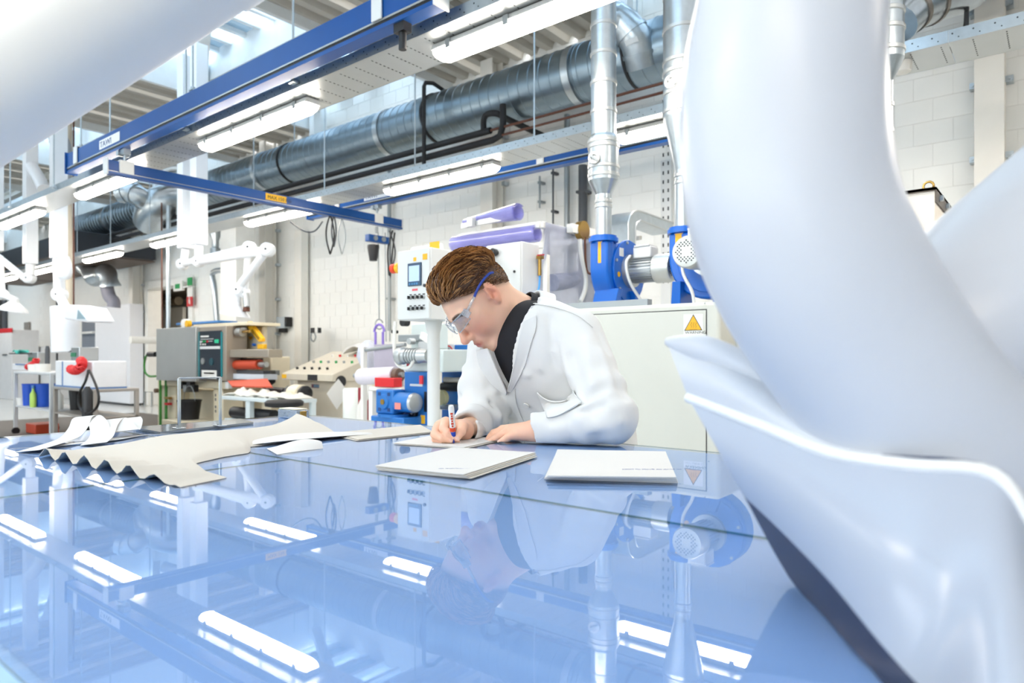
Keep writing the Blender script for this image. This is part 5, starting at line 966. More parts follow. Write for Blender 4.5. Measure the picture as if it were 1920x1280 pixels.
# steel plate with U-shaped handle
pw_ = thing('plate_weight', 'clear-edged steel plate with tall U-shaped handle on the table', 'weight', PZ(375, 798, TZ))
CLP = film('clear_plate', 'a9aeb0', .6, .08, 1.5)
P = [PZ(x, y, TZ) for x, y in ((255, 806), (300, 814), (475, 795), (452, 788))]; part('plate', MB().prism([p+Vector((0, 0, .0006)) for p in P], (0, 0, .006)), CLP, pw_, smooth=False)
f1, f2 = PZ(336, 803, TZ+.007), PZ(413, 798, TZ+.007); up = Vector((0, 0, .142)); sdv = Vector((.62, -.78, 0))
part('handle', MB().bar(f1, f1+up, .004, .014, up=sdv).bar(f2, f2+up, .004, .014, up=sdv).bar(f1+up, f2+up, .014, .004), STEEL, pw_, bevel=.001)
for f in (f1, f2): part('foot_tab', MB().box(f.x-.02, f.x+.016, f.y-.012, f.y+.012, TZ+.007, TZ+.010), STEEL, pw_, bevel=.001); part('screw', MB().cyl(f+Vector((-.012, 0, .003)), f+Vector((-.012, 0, .006)), .004, n=8), GREY, pw_)
cbx = thing('clear_box', 'small clear plastic box with metal clip at the table edge', 'box', PZ(550, 784, TZ)); c = PZ(550, 783.5, TZ)
part('shell', MB().box(c.x-.055, c.x+.055, c.y-.025, c.y+.025, TZ+.0006, TZ+.03), film('box_clear', 'c8d6e6', .35, .05, 1.6, 1.5), cbx, bevel=.003); part('lid', MB().box(c.x-.05, c.x+.05, c.y-.022, c.y+.022, TZ+.0305, TZ+.034), CREAM, cbx, bevel=.001); part('clip', MB().box(c.x+.055, c.x+.06, c.y-.012, c.y+.012, TZ+.008, TZ+.026), BRASS, cbx, bevel=.001)
# ================================================================ white extraction arm right in front of the camera
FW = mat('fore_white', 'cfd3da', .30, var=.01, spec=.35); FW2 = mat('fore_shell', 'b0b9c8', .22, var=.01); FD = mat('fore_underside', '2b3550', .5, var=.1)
fa = thing('extraction_hood', 'large white curved extraction hood arm close to the camera at right', 'extraction hood', PD(1600, 1280, .44))
cen = [(1492, -330, .62, 162), (1488, -120, .615, 164), (1479, 0, .61, 168), (1463, 130, .605, 178), (1465, 280, .60, 183), (1485, 410, .595, 186), (1533, 520, .59, 186), (1608, 640, .585, 182), (1700, 765, .58, 180), (1805, 880, .58, 178), (1930, 1000, .585, 176)]
def sw(cen, n=6):
    out = []
    for i in range((len(cen)-1)*n+1): out.append(lerp_path(cen, i/((len(cen)-1)*n)))
    return [PD(x, y, d) for x, y, d, r in out], [r/FPX*d for x, y, d, r in out]
P, R_ = sw(cen); part('curved_tube', MB().tube(P, R_, 40), FW, fa)
cen = [(2420, 150, .74, 215), (2150, 365, .72, 212), (1956, 519, .70, 205), (1830, 625, .68, 200), (1740, 720, .68, 190)]
P, R_ = sw(cen); part('side_tube', MB().tube(P, R_, 40), FW, fa)
T = [(1250, 640, .74), (1335, 662, .70), (1455, 718, .66), (1600, 790, .62), (1800, 840, .58), (1960, 900, .56), (2090, 990, .55)]
M_ = [(1290, 745, .70), (1420, 795, .62), (1560, 850, .55), (1710, 872, .50), (1862, 889, .47), (1930, 985, .455), (2000, 1130, .44)]
Bt = [(1395, 930, .63), (1472, 1003, .575), (1560, 1095, .515), (1650, 1205, .46), (1730, 1292, .425), (1840, 1400, .352), (1980, 1480, .318)]
Dk = [(1395, 930, .634), (1478, 1080, .634), (1540, 1150, .552), (1600, 1218, .486), (1662, 1282, .437), (1760, 1390, .365), (1880, 1480, .322)]
def crv(c, n=30): return [PD(*lerp_path(c, i/n)) for i in range(n+1)]
cT, cM, cB, cD = crv(T), crv(M_), crv(Bt), crv(Dk)
def loft(A, B, bul, n=10):
    rows = []
    for a, b in zip(A, B):
        m = (a+b)/2; out = (Vector((0, 0, CAMZ))-m).normalized(); rows.append([a.lerp(b, k/n)+out*bul*math.sin(math.pi*k/n) for k in range(n+1)])
    return rows
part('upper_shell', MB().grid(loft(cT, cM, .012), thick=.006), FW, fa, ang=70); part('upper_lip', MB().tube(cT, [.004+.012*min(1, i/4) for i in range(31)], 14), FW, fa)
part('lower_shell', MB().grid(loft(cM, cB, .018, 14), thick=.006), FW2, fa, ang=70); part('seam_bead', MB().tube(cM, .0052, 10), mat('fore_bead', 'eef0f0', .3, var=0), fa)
sl_ = [m_+(t_-m_).normalized()*.0085-(Vector((0, 0, CAMZ))-m_).normalized()*.002 for m_, t_ in zip(cM, cT)]; part('seal_gap', MB().tube(sl_[13:], [.001+.0045*math.sin(math.pi*min(1, (k+1)/10)) if k < 5 else .0045 for k in range(len(sl_[13:]))], 8), mat('seal_navy', '3a4560', .6, var=0), fa, 'dark gap behind the rim')  # dark navy tube stands in for the shade above the bead
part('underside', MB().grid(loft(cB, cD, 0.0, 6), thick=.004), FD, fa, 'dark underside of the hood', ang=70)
fb = thing('fume_extractor', 'white tube crossing the upper left corner close to the camera', 'extraction arm', PD(100, 100, .95), 'white extraction arms')
cen = [(-420, 410, .98, 118), (-150, 245, .95, 118), (60, 112, .93, 118), (250, -10, .92, 118), (520, -190, .9, 118), (760, -360, .9, 118)]
P, R_ = sw(cen, 4); part('arm_tube', MB().tube(P, R_, 40), mat('fore_tube', 'f1eee8', .4, var=.02), fb)
i = 14; part('end_collar', MB().tube([P[i], P[i]+(P[i+1]-P[i]).normalized()*.06], R_[i]*1.035, 40), mat('fore_tube', 'e6e3dc'), fb)
# ================================================================ the man: implicit surfaces turned into meshes
f32 = np.float32
def wv(px, py, d): return np.array(PD(px, py, d), f32)
CR = np.array((CS, SN, 0)); CF = np.array((-SN, CS, 0)); CU = np.array((0, 0, 1.))
def cc(x, y, z): v = CR*x+CU*y-CF*z; return v/np.linalg.norm(v)         # right, up, towards the viewer
def capsule(p, a, b, ra, rb=None):
    rb = ra if rb is None else rb; a = np.asarray(a, f32); b = np.asarray(b, f32); ba = b-a; t = np.clip(((p-a)@ba)/max(float(ba@ba), 1e-9), 0, 1)
    e = p-a-t[..., None]*ba; return np.sqrt((e*e).sum(-1))-(ra+(rb-ra)*t)
def ellip(p, c, ax, rad):
    q = (p-np.asarray(c, f32))@np.array(ax, f32).T; rad = np.array(rad, f32); q = q/rad; k0 = np.sqrt((q*q).sum(-1)); q = q/rad; k1 = np.sqrt((q*q).sum(-1))
    return k0*(k0-1)/np.maximum(k1, 1e-6)
def smin(a, b, k): h = np.clip(.5+.5*(b-a)/k, 0, 1); return b*(1-h)+a*h-k*h*(1-h)
def smax(a, b, k): return -smin(-a, -b, k)
def nets(D, org, h):
    S = D < 0; nx, ny, nz = D.shape; cnt = np.zeros((nx-1, ny-1, nz-1), f32); acc = np.zeros((nx-1, ny-1, nz-1, 3), f32); base = np.zeros(3)
    for ax in range(3):
        o1, o2 = [a for a in range(3) if a != ax]
        for u in (0, 1):
            for v in (0, 1):
                sl0 = [None]*3; sl0[ax] = slice(0, D.shape[ax]-1); sl0[o1] = slice(u, D.shape[o1]-1+u); sl0[o2] = slice(v, D.shape[o2]-1+v)
                sl1 = list(sl0); sl1[ax] = slice(1, D.shape[ax]); d0 = D[tuple(sl0)]; d1 = D[tuple(sl1)]; m = (d0 < 0) != (d1 < 0)
                t = np.where(m, d0/np.where(m, d0-d1, 1), 0); cnt += m; acc[..., ax] += t; acc[..., o1] += m*u; acc[..., o2] += m*v
    cm_ = cnt > 0; idx = np.full(cm_.shape, -1, np.int64); ii = np.argwhere(cm_); idx[cm_] = np.arange(len(ii))
    V = (ii+acc[cm_]/cnt[cm_][:, None])*h+org; Q = []
    for ax in range(3):
        o1, o2 = [(1, 2), (2, 0), (0, 1)][ax]
        sl0 = [slice(1, -1)]*3; sl0[ax] = slice(0, -1); sl1 = [slice(1, -1)]*3; sl1[ax] = slice(1, None)
        a = S[tuple(sl0)]; b = S[tuple(sl1)]; e = np.argwhere(a != b); 
        if len(e) == 0: continue
        st = a[tuple(e.T)]; e = e+1; e[:, ax] -= 1
        def cell(d1, d2): c = e.copy(); c[:, o1] -= d1; c[:, o2] -= d2; return idx[tuple(c.T)]
        q = np.stack([cell(1, 1), cell(0, 1), cell(0, 0), cell(1, 0)], 1); q[~st] = q[~st][:, ::-1]; Q.append(q)
    return V, np.concatenate(Q)
def relax(V, Q, n=2, lam=.5):
    src = np.concatenate([Q[:, k] for k in range(4) for j in (1, 3)]); dst = np.concatenate([Q[:, (k+j) % 4] for k in range(4) for j in (1, 3)]); c = np.maximum(np.bincount(src, minlength=len(V)), 1)
    for _ in range(n): V = V*(1-lam)+lam*np.stack([np.bincount(src, V[dst, k], len(V)) for k in range(3)], 1)/c[:, None]
    return V
def isomesh(fn, lo, hi, h, n=2):
    lo = np.array(lo, float); hi = np.array(hi, float); B = 4; nb = np.ceil((hi-lo)/(h*B)).astype(int)+1
    cg = np.stack(np.meshgrid(*[lo[k]+h*(B*np.arange(nb[k])+1.5) for k in range(3)], indexing='ij'), -1).astype(f32).reshape(-1, 3)
    Dc = fn(cg); act = np.argwhere((np.abs(Dc) < h*B*2.2).reshape(nb)); D = np.repeat(np.repeat(np.repeat(Dc.reshape(nb), B, 0), B, 1), B, 2).astype(f32)
    loc = np.stack(np.meshgrid(*[np.arange(B)]*3, indexing='ij'), -1).reshape(-1, 3); ii = (act[:, None, :]*B+loc[None]).reshape(-1, 3)
    D[ii[:, 0], ii[:, 1], ii[:, 2]] = fn((lo+h*ii).astype(f32)); V, Q = nets(D, lo, h); return relax(V, Q, n), Q
def bounds(pts, pad): P = np.array(pts); return P.min(0)-pad, P.max(0)+pad
# ---------------------------------------------------------------- skeleton
HC = wv(894, 556, 1.84)
Fv = cc(-.56, -.76, .30); Uv = cc(-.76, .56, .28); Uv = Uv-Fv*(Uv@Fv); Uv /= np.linalg.norm(Uv); Lv = np.cross(Uv, Fv)
HA = np.array([Fv, Lv, Uv])
def hl(f, l, u): return HC+Fv*f+Lv*l+Uv*u
NB = wv(993, 604, 1.89); NT = hl(-.028, 0, -.06)
SL, EL, WL = wv(1082, 628, 1.77), wv(1146, 783, 1.615), wv(1004, 808, 1.665)
SR, ER, WR = wv(920, 645, 2.02), wv(908, 783, 1.92), wv(868, 806, 1.71)
CHEST, BELLY, PELV = wv(1012, 690, 1.90), wv(1068, 780, 1.98), wv(1100, 860, 2.06)
SHD = (SL-SR)/np.linalg.norm(SL-SR); SPN = (CHEST-PELV)/np.linalg.norm(CHEST-PELV); SPN = SPN-SHD*(SPN@SHD); SPN /= np.linalg.norm(SPN); FRT = np.cross(SHD, SPN)
if FRT@(-CF) < 0: FRT = -FRT
TA = np.array([SHD, SPN, FRT])
# ---------------------------------------------------------------- head and neck
def head_sdf(p):
    q = (p-HC)@HA.T; I = np.eye(3)
    def C(a, b, ra, rb=None): return capsule(q, np.array(a), np.array(b), ra, rb)
    def E(c, r): return ellip(q, np.array(c), I, r)
    d = E((-.004, 0, .012), (.097, .076, .094)); d = smin(d, E((.028, 0, -.035), (.064, .061, .083)), .03)
    for s in (-1, 1):
        d = smin(d, C((-.004, s*.052, -.062), (.068, s*.022, -.112), .017, .017), .025)
        d = smin(d, E((.058, s*.036, -.048), (.030, .026, .032)), .022); d = smin(d, C((.050, s*.052, -.022), (.075, s*.040, -.026), .012, .014), .02)
        d = smin(d, C((.0885, s*.012, .012), (.078, s*.046, .010), .0095, .008), .012)
    d = smin(d, E((.079, 0, -.116), (.019, .022, .016)), .018); d = smin(d, E((.083, 0, -.078), (.017, .027, .025)), .016)
    for s in (-1, 1):
        d = smax(d, -E((.099, s*.033, -.010), (.017, .020, .0125)), .012)
        d = smin(d, E((.0745, s*.033, -.012), (.0135, .0145, .0125)), .004)
    nose = smin(C((.090, 0, .000), (.113, 0, -.046), .0075, .0105), E((.1125, 0, -.0495), (.0135, .0125, .0105)), .008)
    for s in (-1, 1): nose = smin(nose, E((.1, s*.0125, -.0535), (.011, .0075, .0078)), .006)
    d = smin(d, nose, .008)
    for s in (-1, 1): d = smax(d, -E((.105, s*.006, -.0615), (.005, .0035, .004)), .003)
    d = smin(d, smin(C((.0965, -.018, -.0785), (.0965, .018, -.0785), .0048), C((.1, -.006, -.0765), (.1, .006, -.0765), .005), .006), .004)
    d = smin(d, C((.0945, -.015, -.0885), (.0945, .015, -.0885), .0062), .005); d = smax(d, -C((.1035, -.021, -.0832), (.1035, .021, -.0832), .0022), .003)
    for s in (-1, 1):                                                   # ears
        e = ellip(q, np.array((-.012, s*.0765, -.008)), np.array([[.96, s*.26, .1], [-s*.26, .96, 0], [-.1, 0, 1]]), (.0185, .0078, .0325)); e = smin(e, E((-.004, s*.0745, -.036), (.009, .006, .010)), .008)
        e = smax(e, -E((-.008, s*.0865, -.006), (.0105, .0085, .0200)), .004); e = smin(e, C((-.018, s*.081, -.012), (-.006, s*.081, .012), .0028), .003)
        e = smax(e, -E((.000, s*.0800, -.016), (.0055, .0075, .0085)), .003); e = smin(e, E((.0045, s*.0775, -.014), (.0045, .0048, .0068)), .004)
        d = smin(d, e, .005)
    nk = capsule(p, NT, NB, .056, .064); nk = smin(nk, capsule(p, hl(.022, 0, -.085), NB+FRT*.03, .035, .05), .04)
    return smin(d, nk, .028)
def hand(chains, palm, wrist):
    def fn(p):
        d = None
        for a, b, ra, rb in palm: c = capsule(p, a, b, ra, rb); d = c if d is None else smin(d, c, .012)
        fg = None
        for ch in chains:
            c = None
            for (a, ra), (b, rb) in zip(ch[:-1], ch[1:]): s = capsule(p, a, b, ra, rb); c = s if c is None else smin(c, s, .004)
            fg = c if fg is None else smin(fg, c, .0022)
        return smin(d, fg, .006)
    return fn
def ch(pts, r): return [(wv(*p), q) for p, q in zip(pts, r)]
RF = (.0108, .0100, .0086, .0074)
Rch = [ch([(836, 790, 1.672), (831, 803, 1.634), (840, 812, 1.620), (848.5, 818, 1.619)], RF), ch([(823, 797, 1.668), (815, 814, 1.638), (829, 821, 1.621), (844, 825, 1.621)], RF),
       ch([(818, 806, 1.672), (817, 823, 1.65), (832, 828.5, 1.634), (846, 829, 1.634)], (.0105, .0095, .0083, .0072)), ch([(822, 815, 1.68), (826, 827, 1.662), (842, 829, 1.648), (858, 828.5, 1.645)], (.0098, .0085, .0075, .0066)),
       ch([(868, 800, 1.694), (867, 799, 1.66), (865, 809, 1.634), (856.5, 821, 1.621)], (.014, .0122, .0108, .0082))]
Rpalm = [(WR, wv(836, 791, 1.676), .021, .0125), (WR, wv(824, 798, 1.674), .021, .0125), (WR, wv(820, 807, 1.678), .02, .012), (WR, wv(824, 815, 1.684), .02, .012), (WR, wv(866, 801, 1.675), .02, .014), (WR, WR+(ER-WR)*.3, .022, .026), (wv(846, 803, 1.685), wv(838, 814, 1.672), .016, .014)]
Lch = [ch([(941, 806, 1.712), (926, 812, 1.722), (920, 818, 1.724), (915.5, 823.5, 1.724)], (.0108, .0096, .0084, .0072)), ch([(945, 807, 1.694), (927, 814, 1.70), (919, 820.5, 1.70), (914, 825, 1.699)], (.011, .0098, .0085, .0073)),
       ch([(953, 810.5, 1.676), (935, 818, 1.678), (926, 823.5, 1.677), (919.5, 827, 1.676)], (.0106, .0094, .0082, .007)), ch([(965, 815, 1.66), (950, 821.5, 1.658), (943, 826, 1.657), (937, 828.5, 1.656)], (.0098, .0085, .0075, .0065)),
       ch([(985, 806, 1.71), (968, 812, 1.733), (955, 818, 1.743), (944, 822, 1.745)], (.013, .0115, .010, .008))]
Lpalm = [(WL, wv(944, 806, 1.71), .0225, .0125), (WL, wv(948, 807.5, 1.692), .0225, .013), (WL, wv(956, 811, 1.676), .0225, .0125), (WL, wv(968, 815.5, 1.662), .022, .012), (WL, wv(982, 808, 1.708), .02, .014), (WL, WL+(EL-WL)*.3, .025, .028)]
def bodyin(p):
    d = ellip(p, CHEST, TA, (.165, .17, .095)); d = smin(d, ellip(p, BELLY, TA, (.15, .16, .095)), .06); d = smin(d, ellip(p, PELV, TA, (.16, .14, .11)), .06)
    for a, b, ra, rb in ((SL, EL, .045, .038), (EL, WL, .036, .025), (SR, ER, .045, .038), (ER, WR, .036, .025), (NB, CHEST+SPN*.1, .055, .07), (SL, SR, .045, .045)): d = smin(d, capsule(p, a, b, ra, rb), .03)
    hip = PELV+np.array((0, 0, -.05))
    for s in (-1, 1):
        kn = np.array((hip[0]+SHD[0]*.1*s, hip[1]+SHD[1]*.1*s, .5)); ft = np.array((kn[0], kn[1]+.04, .06)); d = smin(d, capsule(p, hip+SHD*.09*s, kn, .08, .055), .03); d = smin(d, capsule(p, kn, ft, .055, .04), .02); d = smin(d, capsule(p, ft+np.array((0, .02, -.02)), ft+np.array((SHD[0]*0-.02, -.16, -.025)), .04, .032), .02)
    return d
Vs, Qs, tags = [], [], []
def addpiece(V, Q, tag):
    o = sum(len(v) for v in Vs); Vs.append(V); Qs.append(Q+o); tags.append(np.full(len(V), tag))
V, Q = isomesh(head_sdf, *bounds([hl(-.12, -.1, -.15), hl(.14, .1, .13), hl(-.12, .1, .13), hl(.14, -.1, -.15), hl(.14, .1, .13), hl(-.12, -.1, .13), NB-.05, NB+.06], .01), .0026, 1); addpiece(V, Q, 0)
pts = [a for c in Rch for a, r in c]+[WR, WR+(ER-WR)*.3]; V, Q = isomesh(hand(Rch, Rpalm, WR), *bounds(pts, .035), .0018, 1); V[:, 2] = np.maximum(V[:, 2], TZ+.0036); addpiece(V, Q, 1)
pts = [a for c in Lch for a, r in c]+[WL, WL+(EL-WL)*.3]; V, Q = isomesh(hand(Lch, Lpalm, WL), *bounds(pts, .035), .0018, 1); V[:, 2] = np.maximum(V[:, 2], TZ+.0038); addpiece(V, Q, 1)
V, Q = isomesh(bodyin, *bounds([SL, SR, EL, ER, WL, WR, PELV, (PELV[0], PELV[1], 0.05)], .24), .014, 2); addpiece(V, Q, 2)
BV = np.concatenate(Vs); BQ = np.concatenate(Qs); BT = np.concatenate(tags)
def npmesh(name, V, Q, mats, org, smooth=True, mi=None):
    me = bpy.data.meshes.new(name); me.from_pydata((V-np.array(org)).tolist(), [], Q.tolist()); 
    for m in mats: me.materials.append(m)
    if mi is not None: me.polygons.foreach_set('material_index', mi.astype(np.int32))
    me.shade_smooth(); me.update(); return me
def skinmat():
    m = bpy.data.materials.new('skin'); m.use_nodes = True; N = m.node_tree.nodes; L = m.node_tree.links; b = N['Principled BSDF']
    at = N.new('ShaderNodeAttribute'); at.attribute_name = 'tone'; nz = N.new('ShaderNodeTexNoise'); nz.inputs['Scale'].default_value = 90; nz.inputs['Detail'].default_value = 6
    mx = N.new('ShaderNodeMix'); mx.data_type = 'RGBA'; mx.blend_type = 'MULTIPLY'; mx.inputs[0].default_value = .06
    L.new(at.outputs['Color'], mx.inputs[6]); L.new(nz.outputs['Color'], mx.inputs[7]); L.new(mx.outputs[2], b.inputs['Base Color'])
    bp = N.new('ShaderNodeBump'); bp.inputs['Strength'].default_value = .08; bp.inputs['Distance'].default_value = .002; L.new(nz.outputs['Fac'], bp.inputs['Height']); L.new(bp.outputs[0], b.inputs['Normal'])
    b.inputs['Roughness'].default_value = .48; b.inputs['Subsurface Weight'].default_value = .12; b.inputs['Subsurface Radius'].default_value = (.012, .005, .003); b.inputs['Specular IOR Level'].default_value = .35
    return m
PORG = Vector((PELV[0], PELV[1], 0)); me = npmesh('person', BV, BQ, [skinmat()], PORG)
q = (BV-HC)@HA.T; base = np.array(lin('f6c8ab')[:3]); pink = np.array(lin('dc7a62')[:3]); lips = np.array(lin('b9584f')[:3]); brown = np.array(lin('5a3a22')[:3]); dark = np.array(lin('1c1c22')[:3])
col = np.tile(base, (len(BV), 1))
def blend(mask, c): global col; col = col*(1-mask[:, None])+c*mask[:, None]
hd = BT == 0
def gs(c, r): return np.exp(-(((q-np.array(c))/np.array(r))**2).sum(1))*hd
for s in (-1, 1): blend(np.clip(gs((.075, s*.045, -.045), (.04, .03, .03))*.55, 0, 1), pink); blend(np.clip(gs((-.01, s*.082, -.01), (.03, .018, .04))*.6, 0, 1), pink)
blend(np.clip(gs((.12, 0, -.05), (.02, .02, .02))*.45, 0, 1), pink); blend(np.clip(gs((.1, 0, -.083), (.012, .022, .010))*1.5, 0, .95), lips)
for s in (-1, 1):
    x = np.abs(q[:, 1]*s-.034); br = np.clip(1.6-((q[:, 2]-(.0145-.0035*((q[:, 1]*s-.03)/.02)**2))/.0055)**2*1.2, 0, 1)*np.clip((.026-x)/.006, 0, 1)*(q[:, 0] > .05)*hd; blend(br*.95, dark*.6+brown*.4)
    lash = np.exp(-((q[:, 2]+.0195)/.0022)**2)*(np.abs(q[:, 1]*s-.033) < .014)*(q[:, 0] > .074)*hd; blend(lash*.8, brown)
nn = (q-np.array((-.004, 0, .012)))/np.array((.097, .076, .094)); nn /= np.maximum(np.linalg.norm(nn, axis=1), 1e-6)[:, None]
def hairline(n): return n[:, 2]-np.where(n[:, 0] > 0, -.05+.60*n[:, 0], -.05+.64*n[:, 0])
fade = np.clip((hairline(nn)+.10)/.30, 0, 1)*hd*(np.abs(q[:, 1]) < .0775)*(q[:, 2] > -.075); blend(fade*.9, brown)
blend((BT == 1)*np.clip(.12+.0*BV[:, 0], 0, 1), pink)
blend(((BT == 2) & (BV[:, 2] < .80))*1.0, dark)
ca = me.color_attributes.new('tone', 'FLOAT_COLOR', 'POINT'); ca.data.foreach_set('color', np.concatenate([col, np.ones((len(BV), 1))], 1).astype(f32).ravel())
man = bpy.data.objects.new('person', me); COL.objects.link(man); man.location = PORG; ORG[man.name] = PORG
man['label'] = 'young man in white lab coat leaning on the table, writing with a marker'; man['category'] = 'person'
def child(name, me, parent, label=None): o = bpy.data.objects.new(name, me); COL.objects.link(o); o.parent = parent; ORG[o.name] = ORG[parent.name]; 
def childo(name, me, parent, label=None):
    o = bpy.data.objects.new(name, me); COL.objects.link(o); o.parent = parent; ORG[o.name] = ORG[parent.name]
    if label: o['label'] = label
    return o
# nails
NAIL = mat('nail', 'f0c8b8', .3, var=.02)
def nail(ch_, side):
    (a, ra), (b, rb) = ch_[-2], ch_[-1]; t = (b-a)/np.linalg.norm(b-a); n = np.array(side)-t*(t@np.array(side)); n /= np.linalg.norm(n); w_ = np.cross(t, n); rows = []
    for k in (-.25, .2, .65, 1.0): c = b+t*rb*(k-.2); rows.append([Vector(c+n*rb*(1.02-.22*max(0, k-.3)-.35*(x*x))+w_*rb*.72*x) for x in (-1, -.5, 0, .5, 1)])
    part('fingernail', MB().grid(rows, thick=.0006), NAIL, man, ang=80)
for c in Rch[:3]: nail(c, cc(-.1, .25, 1))
nail(Rch[4], cc(.5, .3, .8))
for c in Lch[:4]: nail(c, cc(-.1, .9, .3))
# ---------------------------------------------------------------- hair
HB = [mat('hair_dark', '452a17', .45, var=.15, spec=.4), mat('hair_brown', '7a4f2b', .4, var=.15, spec=.5), mat('hair_caramel', 'b5834f', .38, var=.12, spec=.5)]
hm = MB(); HR = np.array((.099, .078, .096)); H0 = np.array((-.004, 0, .012)); rg = np.random.default_rng(5)
def spos(n, h): p = n*HR; g = n/HR; g /= np.linalg.norm(g); return p+g*h+H0
cnt_ = 0
# base cap under the strands
gu = []
for i in range(40):
    row = []
    for j in range(61): th = (i/39)*2.05; ph = j/60*2*math.pi; n = np.array((math.sin(th)*math.cos(ph), math.sin(th)*math.sin(ph), math.cos(th))); row.append(n)
    gu.append(row)
def hln(n): return n[2]-(-.05+.60*n[0] if n[0] > 0 else -.05+.64*n[0])
vid = {}
for i in range(39):
    for j in range(60):
        ns = [gu[i][j], gu[i][j+1], gu[i+1][j+1], gu[i+1][j]]
        if min(hln(n) for n in ns) > .04:
            hm.add([Vector(HC+spos(n, min(.011, .001+max(0, hln(n)-.04)*.05)*(1 if n[2] > .35 else .25))@HA) for n in ns], [(0, 1, 2, 3)], 0)
while cnt_ < 5200:
    n = rg.normal(size=3); n /= np.linalg.norm(n); hv = hln(n)
    if hv < .03: continue
    top = np.clip((n[2]-.30)/.35, 0, 1); cnt_ += 1
    Ls = .010+.058*top+.006*rg.random(); Hh = (.003+.022*top*(1.0+.35*max(0, n[0])))*(.55+.6*rg.random()); steps = 7; P_ = []; m = n.copy()
    part_l = .018; side = math.tanh((n[1]*.078-part_l)*45)
    dirv = np.array((-1.0, side*(.55+.3*rg.random()) if top > .2 else 0, .0 if top > .2 else -.45))+rg.normal(size=3)*.09
    if top > .5 and n[0] > .45: dirv = np.array((-.75, side*.55, .5))+rg.normal(size=3)*.08
    for k in range(steps+1):
        s = k/steps; hgt = .001+Hh*math.sin(math.pi*min(1, s*1.25+.08))**.8*(1 if s < .72 else max(.35, 1-(s-.72)*1.6)); P_.append(Vector(HC+spos(m, hgt)@HA))
        t = dirv-m*(m@dirv); t /= max(np.linalg.norm(t), 1e-6); m = m+t*(Ls/steps)/.09; m /= np.linalg.norm(m)
    r0 = (.0006+.00065*top)*(.7+.6*rg.random()); hm.tube(P_, [r0*(1-.75*(k/steps)**2) for k in range(steps+1)], 3, mi=int(rg.choice([0, 1, 1, 2, 2, 2] if top > .4 else [0, 0, 1, 1, 2])))
hair = part('hair', hm, HB, man, 'brown hair combed back', ang=80)
# ---------------------------------------------------------------- clothes
def lump(p, k, ph): return np.sin(p[..., 0]*k+ph+1.7*np.sin(p[..., 2]*k*.7))*np.sin(p[..., 1]*k*.9+1.3*ph)*np.sin(p[..., 2]*k*.8+2.1*ph+1.2*np.sin(p[..., 0]*k*.6))
def along(p, a, b): ba = b-a; return ((p-a)@ba)/float(ba@ba)
COATP = [wv(965, 600, 1.85)]
def torso(p, g):
    d = ellip(p, CHEST, TA, (.185+g, .195+g, .118+g)); d = smin(d, ellip(p, CHEST+SPN*.1-FRT*.03, TA, (.15+g, .10+g, .09+g)), .06); d = smin(d, ellip(p, BELLY, TA, (.175+g, .17+g, .118+g)), .07)
    d = smin(d, capsule(p, SL-SHD*.03, SR+SHD*.03, .058+g, .058+g), .06); return d
def sleeve(p, S_, E_, W_, r, fw):
    a1 = along(p, S_, E_); a2 = along(p, E_, W_)
    d1 = capsule(p, S_, E_, r[0], r[1]); d2 = capsule(p, E_, W_, r[1], r[2])
    w1 = np.exp(-((a1-.85)/.32)**2); w2 = np.exp(-((a2-.25)/.4)**2)
    ph = p@np.array((11., 17., 9.))
    d1 = d1+fw*w1*np.sin(a1*22+1.8*np.sin(ph*.55)); d2 = d2+fw*w2*np.sin(a2*17+2.0*np.sin(ph*.5)+1)
    return smin(d1, d2, .02), a2
def vee(p):
    """wedge of the open front: negative inside"""
    def pl(A, B, ref): n = np.cross(B-A, FRT); n /= np.linalg.norm(n); n = n if (ref-A)@n < 0 else -n; return (p-A)@n
    return np.maximum(np.maximum(pl(AP, T1, T2), pl(AP, T2, T1)), -((p-CHEST)@FRT)-.02)
cuffL = WL+(EL-WL)*.02; cuffR = WR+(ER-WR)*.03
RIDGE = []
def coat_full(p):
    d = coat_base(p)
    for a, b, w_, amp in RIDGE: e = capsule(p, a, b, 0.0); d = d-amp*np.exp(-(e/w_)**2)
    return d
def coat_base(p):
    d = torso(p, .0)+.0045*lump(p, 22, .5)+.0025*lump(p, 46, 1.2)
    sk = capsule(p, BELLY+SHD*.06, PELV+SHD*.07-np.array((0, 0, .38)), .13, .17); sk = smin(sk, capsule(p, BELLY-SHD*.06, PELV-SHD*.07-np.array((0, 0, .38)), .13, .17), .05); d = smin(d, sk, .05)
    s1, a = sleeve(p, SL, EL, WL, (.068, .060, .041), .0055); s2, b = sleeve(p, SR, ER, WR, (.068, .064, .041), .007)
    s2 = smin(s2, np.linalg.norm(p-wv(893, 732, 1.95), axis=-1)-.052, .04)
    n1 = (cuffL-EL)/np.linalg.norm(cuffL-EL); s1 = np.maximum(s1, (p-cuffL)@n1); n2 = (cuffR-ER)/np.linalg.norm(cuffR-ER); s2 = np.maximum(s2, (p-cuffR)@n2)
    d = smin(d, s1, .009); d = smin(d, s2, .012)
    d = np.maximum(d, -neckcut(p, .03, .115))                                            # open at the neck
    return np.maximum(d, .45-p[..., 2])
def neckcut(p, h, r): nA = (NT-NB)/np.linalg.norm(NT-NB); return np.maximum(-((p-(NB+nA*h))@nA), capsule(p, NB-nA*.02, NT, r, r))
def coat_sdf(p):
    d = np.maximum(coat_full(p), -(vee(p)-.007)); nA = (NT-NB)/np.linalg.norm(NT-NB)
    d = np.maximum(d, -(capsule(p, NB+FRT*.008-nA*.02, NT+FRT*.008, .0835, .0835)))
    for W_, E_, r in ((cuffL, EL, .034), (cuffR, ER, .034)): d = np.maximum(d, -capsule(p, W_+(W_-E_)*.1, W_+(E_-W_)*.16, r, r))
    return d
